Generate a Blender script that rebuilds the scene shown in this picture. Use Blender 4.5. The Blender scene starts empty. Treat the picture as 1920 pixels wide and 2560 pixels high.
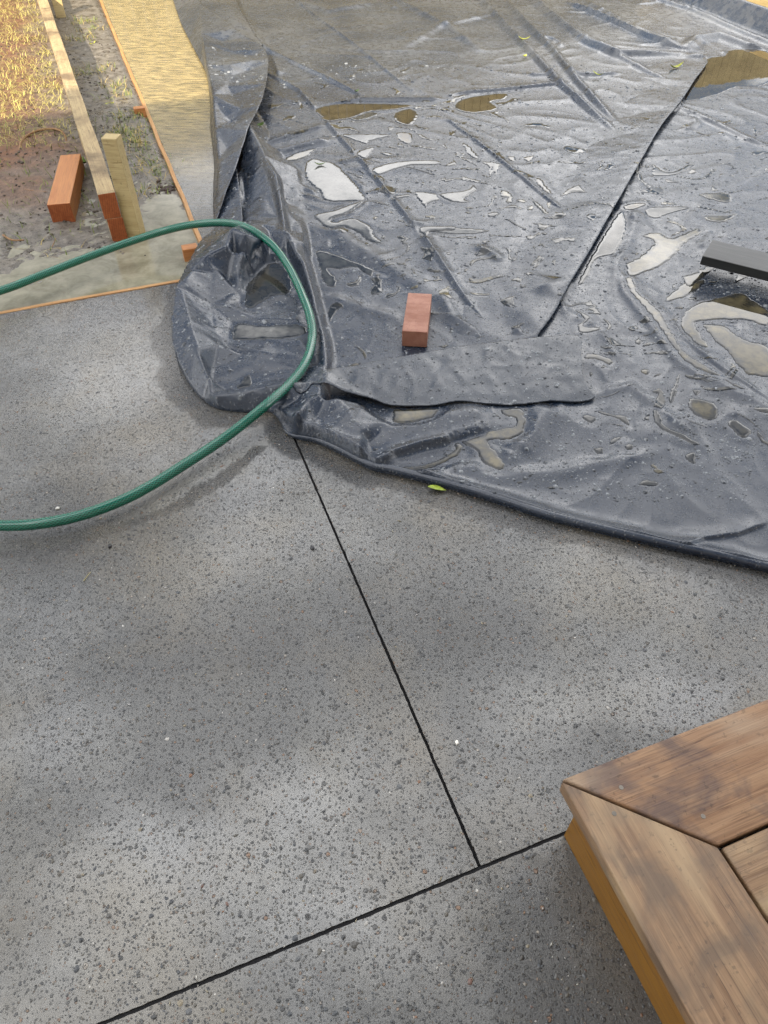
import bpy, math, random
import numpy as np
from mathutils import Vector, Matrix
from mathutils.geometry import delaunay_2d_cdt

random.seed(7); RNG = np.random.default_rng(7)
S = bpy.context.scene
COL = S.collection

# ------------------------------------------------------------------ camera
CAM_H = 1.35; PITCH = math.radians(46.8); FPX = 1776.0
cam = bpy.data.cameras.new('camera'); cam_o = bpy.data.objects.new('camera', cam); COL.objects.link(cam_o)
cam.sensor_fit = 'VERTICAL'; cam.sensor_height = 36; cam.lens = 36 * FPX / 2560
cam.clip_start = .02; cam.clip_end = 400
cam_o.location = (0, 0, CAM_H); cam_o.rotation_euler = (math.pi / 2 - PITCH, 0, 0)
S.camera = cam_o

# ------------------------------------------------------------------ light
SUN_EL = math.radians(32); SUN_AZ = math.radians(17)      # azimuth the light travels towards, from +Y to +X
w = bpy.data.worlds.new('World'); S.world = w; w.use_nodes = True
nt = w.node_tree; nt.nodes.clear()
def wn(t, **k):
    n = nt.nodes.new(t)
    for a, b in k.items(): setattr(n, a, b)
    return n
wo = wn('ShaderNodeOutputWorld'); bg = wn('ShaderNodeBackground'); bg.inputs['Strength'].default_value = .055
sky = wn('ShaderNodeTexSky', sky_type='NISHITA', sun_disc=False)
sky.sun_elevation = SUN_EL; sky.sun_rotation = SUN_AZ + math.pi
tc = wn('ShaderNodeTexCoord'); mp = wn('ShaderNodeMapping'); mp.inputs['Scale'].default_value = (1, 1, 2.2)
mp.inputs['Location'].default_value = (3.1, 0.4, 1.7)
cn = wn('ShaderNodeTexNoise'); cn.inputs['Scale'].default_value = 2.3; cn.inputs['Detail'].default_value = 6; cn.inputs['Roughness'].default_value = .6
cr = wn('ShaderNodeValToRGB'); cr.color_ramp.elements[0].position = .44; cr.color_ramp.elements[1].position = .56
cn2 = wn('ShaderNodeTexNoise'); cn2.inputs['Scale'].default_value = 1.6; cn2.inputs['Detail'].default_value = 3
cr2 = wn('ShaderNodeValToRGB'); cr2.color_ramp.elements[0].position = .35; cr2.color_ramp.elements[1].position = .65
cr2.color_ramp.elements[0].color = (6, 6.5, 7.6, 1); cr2.color_ramp.elements[1].color = (54, 53, 52, 1)
mx = wn('ShaderNodeMix', data_type='RGBA')
L = nt.links.new
L(tc.outputs['Generated'], mp.inputs['Vector']); L(mp.outputs[0], cn.inputs['Vector']); L(mp.outputs[0], cn2.inputs['Vector'])
L(cn.outputs['Fac'], cr.inputs[0]); L(cn2.outputs['Fac'], cr2.inputs[0])
L(cr.outputs[0], mx.inputs['Factor']); L(sky.outputs[0], mx.inputs['A']); L(cr2.outputs[0], mx.inputs['B'])
L(mx.outputs['Result'], bg.inputs['Color']); L(bg.outputs[0], wo.inputs['Surface'])
sun = bpy.data.lights.new('sun', 'SUN'); sun.energy = 5; sun.angle = math.radians(.53); sun.color = (1, .86, .66)
sun_o = bpy.data.objects.new('sun', sun); COL.objects.link(sun_o)
sd = Vector((math.sin(SUN_AZ) * math.cos(SUN_EL), math.cos(SUN_AZ) * math.cos(SUN_EL), -math.sin(SUN_EL)))
sun_o.rotation_euler = sd.to_track_quat('-Z', 'Y').to_euler(); sun_o.location = (-3, -8, 9)
S.view_settings.view_transform = 'Standard'; S.view_settings.look = 'None'
S.view_settings.gamma = 1; S.view_settings.use_curve_mapping = False
S.view_settings.exposure = 1.08
S.cycles.sample_clamp_indirect = 4
S.cycles.use_denoising = True; S.cycles.denoising_prefilter = 'NONE'

# ------------------------------------------------------------------ helpers
CP, SP = math.cos(PITCH), math.sin(PITCH)
def P(px, py, z=0.0):
    """point of the place at height z seen at photograph pixel px, py"""
    x = (px - 960) / FPX; y = (1280 - py) / FPX
    d = (x, CP + y * SP, y * CP - SP); t = (z - CAM_H) / d[2]
    return (d[0] * t, d[1] * t, z)
def c1(a, b, z=0): return P(a / 2.592, b / 2.592, z)
def c2(a, b, z=0): return P(400 + a / 2.37, b / 2.37, z)
def c3(a, b, z=0): return P(1100 + a / 2.023, b / 2.023, z)
def c4(a, b, z=0): return P(400 + a / 2.37, 500 + b / 2.37, z)
def c5(a, b, z=0): return P(900 + a / 1.6265, 700 + b / 1.6265, z)
AZ = math.radians(-20.35)
U = np.array([math.sin(AZ), math.cos(AZ)]); V = np.array([math.cos(AZ), -math.sin(AZ)])
def uv(p): return (p[0] * U[0] + p[1] * U[1], p[0] * V[0] + p[1] * V[1])
def xy(u, v): return (U[0] * u + V[0] * v, U[1] * u + V[1] * v)

def tag(o, label=None, cat=None, group=None, kind=None):
    if label: o['label'] = label
    if cat: o['category'] = cat
    if group: o['group'] = group
    if kind: o['kind'] = kind
    return o
def link(name, me, mat=None, parent=None):
    o = bpy.data.objects.new(name, me); COL.objects.link(o)
    if mat is not None and not me.materials: me.materials.append(mat)
    if parent is not None: o.parent = parent
    return o
def empty(name, loc=(0, 0, 0), rot=(0, 0, 0)):
    o = bpy.data.objects.new(name, None); COL.objects.link(o); o.location = loc; o.rotation_euler = rot
    o.empty_display_size = .05
    return o
def mesh(name, verts, faces, smooth=True):
    me = bpy.data.meshes.new(name); 
    me.from_pydata([tuple(v) for v in verts], [], [tuple(f) for f in faces]); me.update()
    if smooth: me.polygons.foreach_set('use_smooth', [True] * len(me.polygons))
    return me
def fast_mesh(name, verts, quads, smooth=True):
    """verts (n,3) array, quads (m,3 or 4) array"""
    me = bpy.data.meshes.new(name); k = quads.shape[1]
    me.vertices.add(len(verts)); me.vertices.foreach_set('co', np.asarray(verts, np.float32).ravel())
    me.loops.add(quads.size); me.loops.foreach_set('vertex_index', quads.astype(np.int32).ravel())
    me.polygons.add(len(quads)); me.polygons.foreach_set('loop_start', np.arange(0, quads.size, k, dtype=np.int32))
    me.update(calc_edges=True)
    if smooth: me.polygons.foreach_set('use_smooth', np.ones(len(quads), bool))
    me.validate(); return me

# value/gradient noise
def _h(ix, iy, s):
    n = (ix.astype(np.int64) * 374761393 + iy.astype(np.int64) * 668265263 + s * 974711) & 0xFFFFFFFF
    n = ((n ^ (n >> 13)) * 1274126177) & 0xFFFFFFFF
    n = (n ^ (n >> 16)) & 0xFFFFFFFF
    return n / 4294967295.0
def noise(x, y, s=0):
    ix = np.floor(x); iy = np.floor(y); fx = x - ix; fy = y - iy
    u = fx * fx * fx * (fx * (fx * 6 - 15) + 10); v = fy * fy * fy * (fy * (fy * 6 - 15) + 10)
    def g(dx, dy):
        a = _h(ix + dx, iy + dy, s) * 6.28318
        return np.cos(a) * (fx - dx) + np.sin(a) * (fy - dy)
    return 1.4 * ((g(0, 0) * (1 - u) + g(1, 0) * u) * (1 - v) + (g(0, 1) * (1 - u) + g(1, 1) * u) * v)
def fbm(x, y, o=3, s=0):
    r = 0; a = 1
    for k in range(o): r = r + a * noise(x * 2 ** k, y * 2 ** k, s + k * 17); a *= .5
    return r
def sstep(a, b, x):
    t = np.clip((x - a) / (b - a), 0, 1); return t * t * (3 - 2 * t)

def polydist(x, y, pts, closed=False):
    """distance to polyline, nearest point, arc fraction, side (>0 left)"""
    best = np.full(x.shape, 1e9); nx = np.zeros_like(best); ny = np.zeros_like(best); tt = np.zeros_like(best); sg = np.zeros_like(best)
    n = len(pts); m = n if closed else n - 1
    lens = [math.hypot(pts[(i + 1) % n][0] - pts[i][0], pts[(i + 1) % n][1] - pts[i][1]) for i in range(m)]
    tot = sum(lens); acc = 0
    for i in range(m):
        ax, ay = pts[i][:2]; bx, by = pts[(i + 1) % n][:2]
        dx, dy = bx - ax, by - ay; l2 = dx * dx + dy * dy + 1e-12
        t = np.clip(((x - ax) * dx + (y - ay) * dy) / l2, 0, 1)
        qx = ax + t * dx; qy = ay + t * dy; d = (x - qx) ** 2 + (y - qy) ** 2
        k = d < best
        best = np.where(k, d, best); nx = np.where(k, qx, nx); ny = np.where(k, qy, ny)
        tt = np.where(k, (acc + t * lens[i]) / tot, tt); sg = np.where(k, dx * (y - ay) - dy * (x - ax), sg)
        acc += lens[i]
    return np.sqrt(best), nx, ny, tt, sg
def inside(x, y, pts):
    c = np.zeros(x.shape, bool); n = len(pts)
    for i in range(n):
        ax, ay = pts[i][:2]; bx, by = pts[(i + 1) % n][:2]
        if ay == by: continue
        c ^= ((ay > y) != (by > y)) & (x < (bx - ax) * (y - ay) / (by - ay) + ax)
    return c
def spline(pts, n=6, closed=False):
    out = []; m = len(pts); pts = [np.array(p, float) for p in pts]
    for i in range(m if closed else m - 1):
        if closed: a, b, c, d = pts[i - 1], pts[i], pts[(i + 1) % m], pts[(i + 2) % m]
        else: a, b, c, d = pts[max(i - 1, 0)], pts[i], pts[i + 1], pts[min(i + 2, m - 1)]
        for k in range(n):
            t = k / n
            out.append(.5 * (2 * b + (c - a) * t + (2 * a - 5 * b + 4 * c - d) * t * t + (3 * b - a - 3 * c + d) * t ** 3))
    if not closed: out.append(pts[-1])
    return [tuple(p) for p in out]

# ------------------------------------------------------------------ materials
def M(name):
    m = bpy.data.materials.new(name); m.use_nodes = True; t = m.node_tree
    return m, t, t.nodes['Principled BSDF']
class NT:
    def __init__(s, t): s.t = t
    def n(s, ty, ins=None, **k):
        nd = s.t.nodes.new(ty)
        for a, b in k.items(): setattr(nd, a, b)
        for a, b in (ins or {}).items():
            if isinstance(b, bpy.types.NodeSocket): s.t.links.new(b, nd.inputs[a])
            else: nd.inputs[a].default_value = b
        return nd
    def math(s, op, a, b=0.0, c=None, clamp=False):
        nd = s.t.nodes.new('ShaderNodeMath'); nd.operation = op; nd.use_clamp = clamp
        for i, v in enumerate((a, b, c)):
            if v is None: continue
            if isinstance(v, bpy.types.NodeSocket): s.t.links.new(v, nd.inputs[i])
            else: nd.inputs[i].default_value = v
        return nd.outputs[0]
    def noise(s, vec, scale, detail=3, rough=.5, dist=0, out='Fac'):
        return s.n('ShaderNodeTexNoise', {'Vector': vec, 'Scale': scale, 'Detail': detail, 'Roughness': rough, 'Distortion': dist}).outputs[out]
    def ramp(s, fac, *st, interp='LINEAR'):
        r = s.t.nodes.new('ShaderNodeValToRGB'); s.t.links.new(fac, r.inputs[0]); e = r.color_ramp.elements; r.color_ramp.interpolation = interp
        while len(e) < len(st): e.new(.5)
        for k, (p, c) in enumerate(st):
            e[k].position = p; e[k].color = (c if len(c) == 4 else (*c, 1)) if isinstance(c, tuple) else (c, c, c, 1)
        return r.outputs[0]
    def mix(s, f, a, b, mode='MIX'):
        nd = s.t.nodes.new('ShaderNodeMix'); nd.data_type = 'RGBA'; nd.blend_type = mode; nd.clamp_factor = True
        for k, v in (('Factor', f), ('A', a), ('B', b)):
            if isinstance(v, bpy.types.NodeSocket): s.t.links.new(v, nd.inputs[k])
            else: nd.inputs[k].default_value = v if k == 'Factor' else ((*v, 1) if len(v) == 3 else v)
        return nd.outputs['Result']
    def bump(s, h, strength, dist, normal=None):
        i = {'Height': h, 'Strength': strength, 'Distance': dist}
        if normal is not None: i['Normal'] = normal
        return s.n('ShaderNodeBump', i).outputs[0]
    def mapping(s, vec, scale=(1, 1, 1), rot=(0, 0, 0), loc=(0, 0, 0)):
        return s.n('ShaderNodeMapping', {'Vector': vec, 'Scale': scale, 'Rotation': rot, 'Location': loc}).outputs[0]
    def pos(s): return s.n('ShaderNodeNewGeometry').outputs['Position']
    def obj(s): return s.n('ShaderNodeTexCoord').outputs['Object']
    def link(s, a, b): s.t.links.new(a, b)

def mat_concrete():
    m, t, b = M('exposed aggregate concrete'); N = NT(t); p = N.pos()
    pw = N.n('ShaderNodeVectorMath', {0: p, 1: N.n('ShaderNodeVectorMath', {0: N.noise(p, 90, 2, out='Color'), 1: (.006, .006, .006)}, operation='MULTIPLY').outputs[0]}, operation='ADD').outputs[0]
    damp_tone = N.noise(p, 1.15, 3, .5, .3)
    damp2 = N.noise(p, 5.5, 3, .6)
    tone_fac = N.n('ShaderNodeAttribute', attribute_name='damp_tone').outputs['Fac']
    dd = N.math('ADD', N.math('SUBTRACT', 1.0, tone_fac), N.math('MULTIPLY', N.math('SUBTRACT', damp2, .5), .35))
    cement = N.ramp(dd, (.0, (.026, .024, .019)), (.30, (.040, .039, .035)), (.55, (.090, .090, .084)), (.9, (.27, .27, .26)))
    fine = N.noise(p, 420, 3, .7)
    cement = N.mix(N.ramp(fine, (.3, .55), (.75, 1.0)), (.05, .05, .05), cement)
    warm = N.noise(p, 3.1, 4, .6, .4)
    cement = N.mix(N.math('MULTIPLY', N.ramp(warm, (.42, 0.0), (.66, 1.0)), .45), cement, N.mix(1.0, cement, (1.0, .93, .76), 'MULTIPLY'))
    # warm mud film
    film = N.noise(p, 2.3, 4, .6)
    cement = N.mix(N.math('MULTIPLY', N.ramp(film, (.48, 0.0), (.68, 1.0)), .4), cement, (.19, .15, .085))
    hts = []; masks = []
    col = cement
    for sc, lo, seedloc, smin, smul in ((125, .60, (0, 0, 0), .14, .26), (70, .25, (3, 5, 1), .10, .24), (260, .5, (7, 2, 2), .2, .28)):
        vv = N.mapping(pw, (1, 1, .2), loc=seedloc)
        vo = N.n('ShaderNodeTexVoronoi', {'Vector': vv, 'Scale': sc, 'Randomness': 1.0}, feature='F1')
        rnd = N.n('ShaderNodeSeparateColor', {'Color': vo.outputs['Color']})
        pick = N.math('LESS_THAN', rnd.outputs[0], lo)
        size = N.math('MULTIPLY_ADD', rnd.outputs[1], smul, smin)
        q = N.math('DIVIDE', vo.outputs['Distance'], size)
        mask = N.math('MULTIPLY', pick, N.ramp(q, (.0, 1.0), (.75, .9), (1.0, 0.0)))
        ring = N.math('MULTIPLY', pick, N.ramp(q, (.8, 0.0), (1.0, 1.0), (1.25, 0.0)))
        pc = N.ramp(rnd.outputs[2], (.0, (.024, .026, .028)), (.3, (.045, .048, .052)), (.5, (.07, .066, .056)), (.72, (.036, .043, .052)), (.86, (.12, .09, .055)), (.94, (.23, .12, .06)), (1, (.38, .35, .30)))
        dark = N.math('MULTIPLY_ADD', N.math('FRACT', N.math('MULTIPLY', rnd.outputs[1], 7.3)), .45, .5)
        col = N.mix(N.math('MULTIPLY', mask, dark), col, pc)
        col = N.mix(N.math('MULTIPLY', ring, .5), col, (.04, .04, .038))
        lip = N.math('MULTIPLY', pick, N.ramp(q, (1.15, 0.0), (1.4, 1.0), (1.9, 0.0)))
        col = N.mix(N.math('MULTIPLY', lip, .35), col, (.34, .34, .33))
        hts.append(N.math('MULTIPLY', N.math('ADD', N.math('MULTIPLY', mask, .35), N.math('MULTIPLY', ring, -1.0)), 60.0 / sc))
        masks.append(mask)
    h = N.math('ADD', N.math('ADD', hts[0], hts[1]), hts[2])
    h = N.math('ADD', h, N.math('MULTIPLY', fine, .35))
    N.link(col, b.inputs['Base Color'])
    r = N.math('ADD', N.ramp(dd, (.0, .24), (.35, .13), (.9, .20)), N.math('MULTIPLY', N.math('SUBTRACT', fine, .5), .25))
    pm = N.math('MAXIMUM', N.math('MAXIMUM', masks[0], masks[1]), masks[2])
    r = N.math('ADD', r, N.math('MULTIPLY', pm, .3))
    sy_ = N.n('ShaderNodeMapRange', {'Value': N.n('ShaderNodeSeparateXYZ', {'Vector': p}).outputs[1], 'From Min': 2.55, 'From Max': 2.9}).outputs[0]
    r = N.math('MAXIMUM', N.math('SUBTRACT', r, N.math('MULTIPLY', sy_, .2)), .06)
    N.link(r, b.inputs['Roughness'])
    nb = N.bump(N.noise(p, 60, 4, .65), .5, .0035, N.bump(N.noise(p, 9, 3), .25, .008))
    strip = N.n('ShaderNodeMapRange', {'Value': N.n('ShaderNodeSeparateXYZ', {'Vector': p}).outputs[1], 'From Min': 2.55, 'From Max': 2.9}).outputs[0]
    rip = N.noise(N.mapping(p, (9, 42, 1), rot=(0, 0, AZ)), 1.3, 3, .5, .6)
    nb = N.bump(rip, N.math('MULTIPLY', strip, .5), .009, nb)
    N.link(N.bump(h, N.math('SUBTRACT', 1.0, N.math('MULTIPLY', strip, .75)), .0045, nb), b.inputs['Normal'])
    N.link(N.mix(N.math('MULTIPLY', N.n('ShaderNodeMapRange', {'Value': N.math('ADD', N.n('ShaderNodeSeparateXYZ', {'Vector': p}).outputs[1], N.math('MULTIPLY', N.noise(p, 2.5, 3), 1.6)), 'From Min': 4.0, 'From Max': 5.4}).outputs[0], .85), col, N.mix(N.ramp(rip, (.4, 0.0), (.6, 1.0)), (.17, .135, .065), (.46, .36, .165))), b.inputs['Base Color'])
    N.link(N.math('SUBTRACT', .6, N.math('MULTIPLY', pm, .58)), b.inputs['Coat Weight']); b.inputs['Coat Roughness'].default_value = .11
    b.inputs['Specular IOR Level'].default_value = .8
    return m

def mat_pebble():
    m, t, b = M('river pebble'); N = NT(t)
    a = N.n('ShaderNodeAttribute', attribute_name='tint').outputs['Color']
    n = N.noise(N.pos(), 260, 3)
    N.link(N.mix(N.ramp(n, (.3, .0), (.7, .45)), a, (.13, .13, .125)), b.inputs['Base Color'])
    b.inputs['Roughness'].default_value = .38
    N.link(N.bump(n, .3, .001), b.inputs['Normal'])
    return m

def mat_tarp(lo=(.009, .017, .033), hi=(.018, .028, .047), nm='black polythene'):
    m, t, b = M(nm); N = NT(t); p = N.pos()
    n1 = N.noise(p, 3.2, 4, .6); n2 = N.noise(p, 24, 4, .65); n3 = N.noise(p, 300, 2)
    base = N.mix(N.ramp(n1, (.35, 0.0), (.7, 1.0)), lo, hi)
    # dried silty film in streaks; paler with distance, painting in sheen
    silt_sheen = N.math('MULTIPLY', N.ramp(N.noise(p, 1.7, 5, .62, .4), (.36, 0.0), (.62, 1.0)), N.ramp(n2, (.35, .2), (.7, 1.0)))
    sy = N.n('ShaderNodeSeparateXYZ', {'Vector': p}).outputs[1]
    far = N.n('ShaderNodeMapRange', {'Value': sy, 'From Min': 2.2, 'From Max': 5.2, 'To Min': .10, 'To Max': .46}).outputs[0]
    base = N.mix(N.math('MULTIPLY', silt_sheen, far), base, (.175, .175, .168))
    # tiny beads
    vo = N.n('ShaderNodeTexVoronoi', {'Vector': N.mapping(p, (1, 1, .3)), 'Scale': 150.0}, feature='F1')
    vr = N.n('ShaderNodeSeparateColor', {'Color': vo.outputs['Color']})
    dens = N.ramp(N.noise(p, 4.5, 2), (.35, .15), (.65, .7))
    bead = N.math('MULTIPLY', N.math('LESS_THAN', vr.outputs[0], dens), N.ramp(vo.outputs['Distance'], (.0, 1.0), (.2, .8), (.34, 0.0)))
    vo2 = N.n('ShaderNodeTexVoronoi', {'Vector': N.mapping(p, (1, 1, .3)), 'Scale': 420.0}, feature='F1')
    bead2 = N.math('MULTIPLY', N.ramp(vo2.outputs['Distance'], (.0, 1.0), (.35, 0.0)), .25)
    base = N.mix(N.math('MULTIPLY', bead, .35), base, (.2, .2, .19))
    N.link(base, b.inputs['Base Color'])
    r = N.math('ADD', N.ramp(n2, (.3, .17), (.7, .31)), N.math('MULTIPLY', silt_sheen, .12))
    r = N.math('SUBTRACT', r, N.math('MULTIPLY', bead, .26))
    N.link(r, b.inputs['Roughness'])
    b.inputs['Specular IOR Level'].default_value = .66
    nw = N.noise(p, 9, 4, .55, .8)
    nb = N.bump(nw, .045, .010)
    nb = N.bump(N.noise(p, 55, 3), .03, .002, nb)
    nb = N.bump(N.math('ADD', bead, bead2), .6, .0014, nb)
    N.link(nb, b.inputs['Normal'])
    return m

def mat_water(name, c_lo, c_hi, rough=.012, spec=.5, depth=True):
    m, t, b = M(name); N = NT(t); p = N.pos()
    n = N.noise(p, 9, 5, .62, .8); n2 = N.noise(p, 34, 4, .6, .5)
    c = N.mix(N.ramp(N.math('ADD', N.math('MULTIPLY', n, .7), N.math('MULTIPLY', n2, .3)), (.38, 0.0), (.60, 1.0)), c_lo, c_hi)
    if depth:
        d = N.n('ShaderNodeAttribute', attribute_name='depth').outputs['Fac']
        k = N.math('ADD', N.math('MULTIPLY', d, .8), N.math('MULTIPLY', N.math('SUBTRACT', n2, .5), 1.6))
        c = N.mix(N.ramp(k, (.05, 0.0), (.75, 1.0)), (.024, .027, .031), c)
    N.link(c, b.inputs['Base Color'])
    b.inputs['Roughness'].default_value = rough; b.inputs['IOR'].default_value = 1.45
    b.inputs['Specular IOR Level'].default_value = spec
    N.link(N.bump(N.noise(p, 13, 2), .03, .003), b.inputs['Normal'])
    return m

def mat_wood(name, c1_, c2_, dark, rough=.55, axis_scale=(1.2, 26, 26), spec=.35, stain=None, speck=0, bump=.25, ring=False):
    m, t, b = M(name); N = NT(t); o = N.obj()
    rnd = N.n('ShaderNodeObjectInfo').outputs['Random']
    ov = N.n('ShaderNodeVectorMath', {0: o, 1: N.n('ShaderNodeCombineXYZ', {0: N.math('MULTIPLY', rnd, 13), 1: N.math('MULTIPLY', rnd, 7), 2: rnd}).outputs[0]}, operation='ADD').outputs[0]
    g = N.noise(N.mapping(ov, axis_scale), 3.2, 6, .62, 1.1)
    g2 = N.noise(N.mapping(ov, (axis_scale[0] * 2, axis_scale[1] * 4, axis_scale[2] * 4)), 4, 3, .6)
    c = N.mix(N.ramp(g, (.32, 0.0), (.68, 1.0)), c1_, c2_)
    c = N.mix(N.ramp(g2, (.52, 0.0), (.78, .65)), c, dark)
    ck = N.noise(N.mapping(ov, (axis_scale[0] * .7, axis_scale[1] * 1.3, axis_scale[2] * 1.3), loc=(2, 7, 1)), 2.4, 3, .5, .6)
    ckm = N.math('MULTIPLY', N.ramp(ck, (.488, 0.0), (.497, 1.0), (.503, 1.0), (.512, 0.0)), N.ramp(N.noise(ov, 6, 2), (.45, 0.0), (.6, .8)))
    c = N.mix(ckm, c, dark)
    if stain:
        s = N.noise(ov, stain[0], 4, .62, .5)
        c = N.mix(N.math('MULTIPLY', N.ramp(s, (.45, 0.0), (.62, 1.0)), stain[2]), c, stain[1])
        s2 = N.noise(N.mapping(ov, (.6, 2.2, 1), loc=(4, 4, 4)), stain[0] * .8, 3, .5)
        c = N.mix(N.math('MULTIPLY', N.ramp(s2, (.5, 0.0), (.7, 1.0)), .6), c, stain[3])
    if speck:
        k = N.noise(ov, 85, 3, .7)
        k2 = N.noise(ov, 5, 2)
        c = N.mix(N.math('MULTIPLY', N.ramp(k, (.60, 0.0), (.66, 1.0)), N.math('MULTIPLY', N.ramp(k2, (.35, .2), (.65, 1.0)), speck)), c, (.03, .024, .018))
    if ring:
        w_ = N.n('ShaderNodeTexWave', {'Vector': N.mapping(ov, (0, 1, 1), loc=(0, .05, .03)), 'Scale': 38.0, 'Distortion': 3.0, 'Detail': 2.0}, wave_type='RINGS', rings_direction='X').outputs['Fac']
        c = N.mix(N.math('MULTIPLY', w_, .4), c, dark)
    N.link(c, b.inputs['Base Color'])
    N.link(N.ramp(g, (.3, rough - .1), (.7, rough + .12)), b.inputs['Roughness'])
    b.inputs['Specular IOR Level'].default_value = spec
    N.link(N.bump(N.math('ADD', g, N.math('MULTIPLY', g2, .6)), bump, .002), b.inputs['Normal'])
    return m

def mat_simple(name, col, rough=.6, spec=.4, var=.25, sc=40):
    m, t, b = M(name); N = NT(t)
    n = N.noise(N.pos(), sc, 4, .6)
    a = tuple(c * (1 - var) for c in col); d = tuple(min(1, c * (1 + var)) for c in col)
    N.link(N.mix(N.ramp(n, (.3, 0.0), (.7, 1.0)), a, d), b.inputs['Base Color'])
    b.inputs['Roughness'].default_value = rough; b.inputs['Specular IOR Level'].default_value = spec
    N.link(N.bump(n, .2, .002), b.inputs['Normal'])
    return m

def mat_mud():
    m, t, b = M('wet mud and soil'); N = NT(t); p = N.pos()
    n1 = N.noise(p, 2.2, 4, .6); n2 = N.noise(p, 22, 5, .68); n3 = N.noise(p, 140, 3, .7)
    wet = N.n('ShaderNodeAttribute', attribute_name='wet').outputs['Fac']
    soil = N.mix(N.ramp(n2, (.35, 0.0), (.66, 1.0)), (.085, .040, .019), (.20, .10, .052))
    mud = N.mix(N.ramp(n2, (.33, 0.0), (.62, 1.0)), (.055, .046, .036), (.20, .18, .15))
    c = N.mix(wet, soil, mud)
    c = N.mix(N.ramp(n3, (.58, 0.0), (.7, .75)), c, (.045, .034, .024))
    N.link(c, b.inputs['Base Color'])
    r = N.math('SUBTRACT', N.ramp(n2, (.3, .45), (.7, .9)), N.math('MULTIPLY', wet, N.ramp(n1, (.3, .42), (.7, .2))))
    N.link(r, b.inputs['Roughness'])
    nb = N.bump(n2, .7, .012); N.link(N.bump(n3, .6, .004, nb), b.inputs['Normal'])
    return m

def mat_hose():
    m, t, b = M('green braided hose'); N = NT(t)
    s = N.n('ShaderNodeSeparateXYZ', {'Vector': N.n('ShaderNodeUVMap', uv_map='UVMap').outputs[0]})
    u, v = s.outputs[0], s.outputs[1]
    def line(sign):
        f = N.math('FRACT', N.math('ADD', N.math('MULTIPLY', u, 95.0), N.math('MULTIPLY', v, 12.0 * sign)))
        return N.math('LESS_THAN', N.math('ABSOLUTE', N.math('SUBTRACT', f, .5)), .13)
    k = N.math('MAXIMUM', line(1), line(-1))
    c = N.mix(N.math('MULTIPLY', k, .62), (.0005, .052, .030), (.02, .25, .16))
    N.link(c, b.inputs['Base Color']); b.inputs['Roughness'].default_value = .17
    b.inputs['Specular IOR Level'].default_value = .6; b.inputs['Coat Weight'].default_value = .3; b.inputs['Coat Roughness'].default_value = .1
    N.link(N.bump(k, .3, .0006), b.inputs['Normal'])
    return m

CONC = mat_concrete(); PEB = mat_pebble(); TARP = mat_tarp(); TARP2 = mat_tarp((.020, .028, .042), (.034, .043, .058), 'polythene with painted sheen'); MUD = mat_mud(); HOSE = mat_hose()  # TARP2: paler copy, reflected light on the corner strip put into its colour
W_CLEAR = mat_water('clear rainwater', (.022, .023, .022), (.05, .047, .038))
W_MILK = mat_water('silty rainwater', (.035, .031, .019), (.13, .11, .062))
W_PALE = mat_water('rainwater paled by mirrored sky', (.05, .051, .05), (.11, .11, .102))  # white sky mirrored in these puddles is partly painted into the base colour
W_BROWN = mat_water('rainwater tinted by mirrored fence', (.05, .036, .018), (.10, .075, .038))  # brown of the mirrored fence is put into the water's base colour
W_DITCH = mat_water('milky ditch water', (.19, .175, .12), (.30, .28, .205), depth=False)
DROP, _t, _b = M('water drop'); _b.inputs['Base Color'].default_value = (.12, .13, .145, 1); _b.inputs['Roughness'].default_value = .03; _N = NT(_t); _N.link(_N.ramp(_N.noise(_N.pos(), 45, 1), (.4, (.035, .04, .048)), (.6, (.20, .215, .23))), _b.inputs['Base Color']); _b.inputs['IOR'].default_value = 1.36  # light gathered inside the drops is painted in as a paler base
_b.inputs['Coat Weight'].default_value = .35; _b.inputs['Coat Roughness'].default_value = .02
WOOD_OLD = mat_wood('weathered sawn timber', (.32, .23, .12), (.46, .36, .20), (.10, .065, .035), .6, speck=.85, stain=(4.5, (.11, .075, .045), .8, (.40, .30, .16)))
WOOD_PALE = mat_wood('treated pale timber', (.36, .27, .12), (.50, .40, .21), (.17, .11, .045), .6, speck=.35)
WOOD_RED = mat_wood('wet red sawn timber', (.36, .13, .038), (.52, .24, .09), (.19, .07, .022), .45, ring=False, spec=.5)
WOOD_END = mat_wood('red timber end grain', (.24, .06, .018), (.36, .11, .035), (.14, .035, .012), .5, axis_scale=(14, 14, 14), ring=True)
WOOD_FORM = mat_wood('formwork timber', (.36, .17, .055), (.50, .29, .12), (.15, .065, .022), .5, spec=.5, speck=.5)
WOOD_DECK = mat_wood('worn decking', (.165, .092, .046), (.30, .19, .105), (.06, .030, .016), .42, axis_scale=(1.1, 30, 30), spec=.45, stain=(11, (.095, .07, .05), .6, (.42, .30, .17)), bump=.5, speck=.5)
WOOD_DECK2 = mat_wood('worn reddish decking', (.21, .110, .056), (.32, .195, .11), (.075, .038, .024), .45, axis_scale=(1.1, 26, 26), spec=.4, stain=(9, (.075, .055, .055), .7, (.38, .29, .20)), bump=.4, speck=.4)
WOOD_SIDE = mat_wood('oiled fascia timber', (.18, .080, .012), (.30, .145, .024), (.065, .027, .006), .5, axis_scale=(1.5, 30, 30), spec=.3)
WOOD_BLACK = mat_wood('black stained timber', (.012, .013, .013), (.028, .03, .03), (.006, .006, .006), .38, spec=.5)
WOOD_FENCE = mat_simple('fence paling timber', (.145, .13, .082), .85, .2, .3, 3)
BLACK = mat_simple('black joint filler', (.012, .012, .013), .7, .2)
STEEL = mat_simple('weathered screw steel', (.17, .15, .12), .4, .7)
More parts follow.
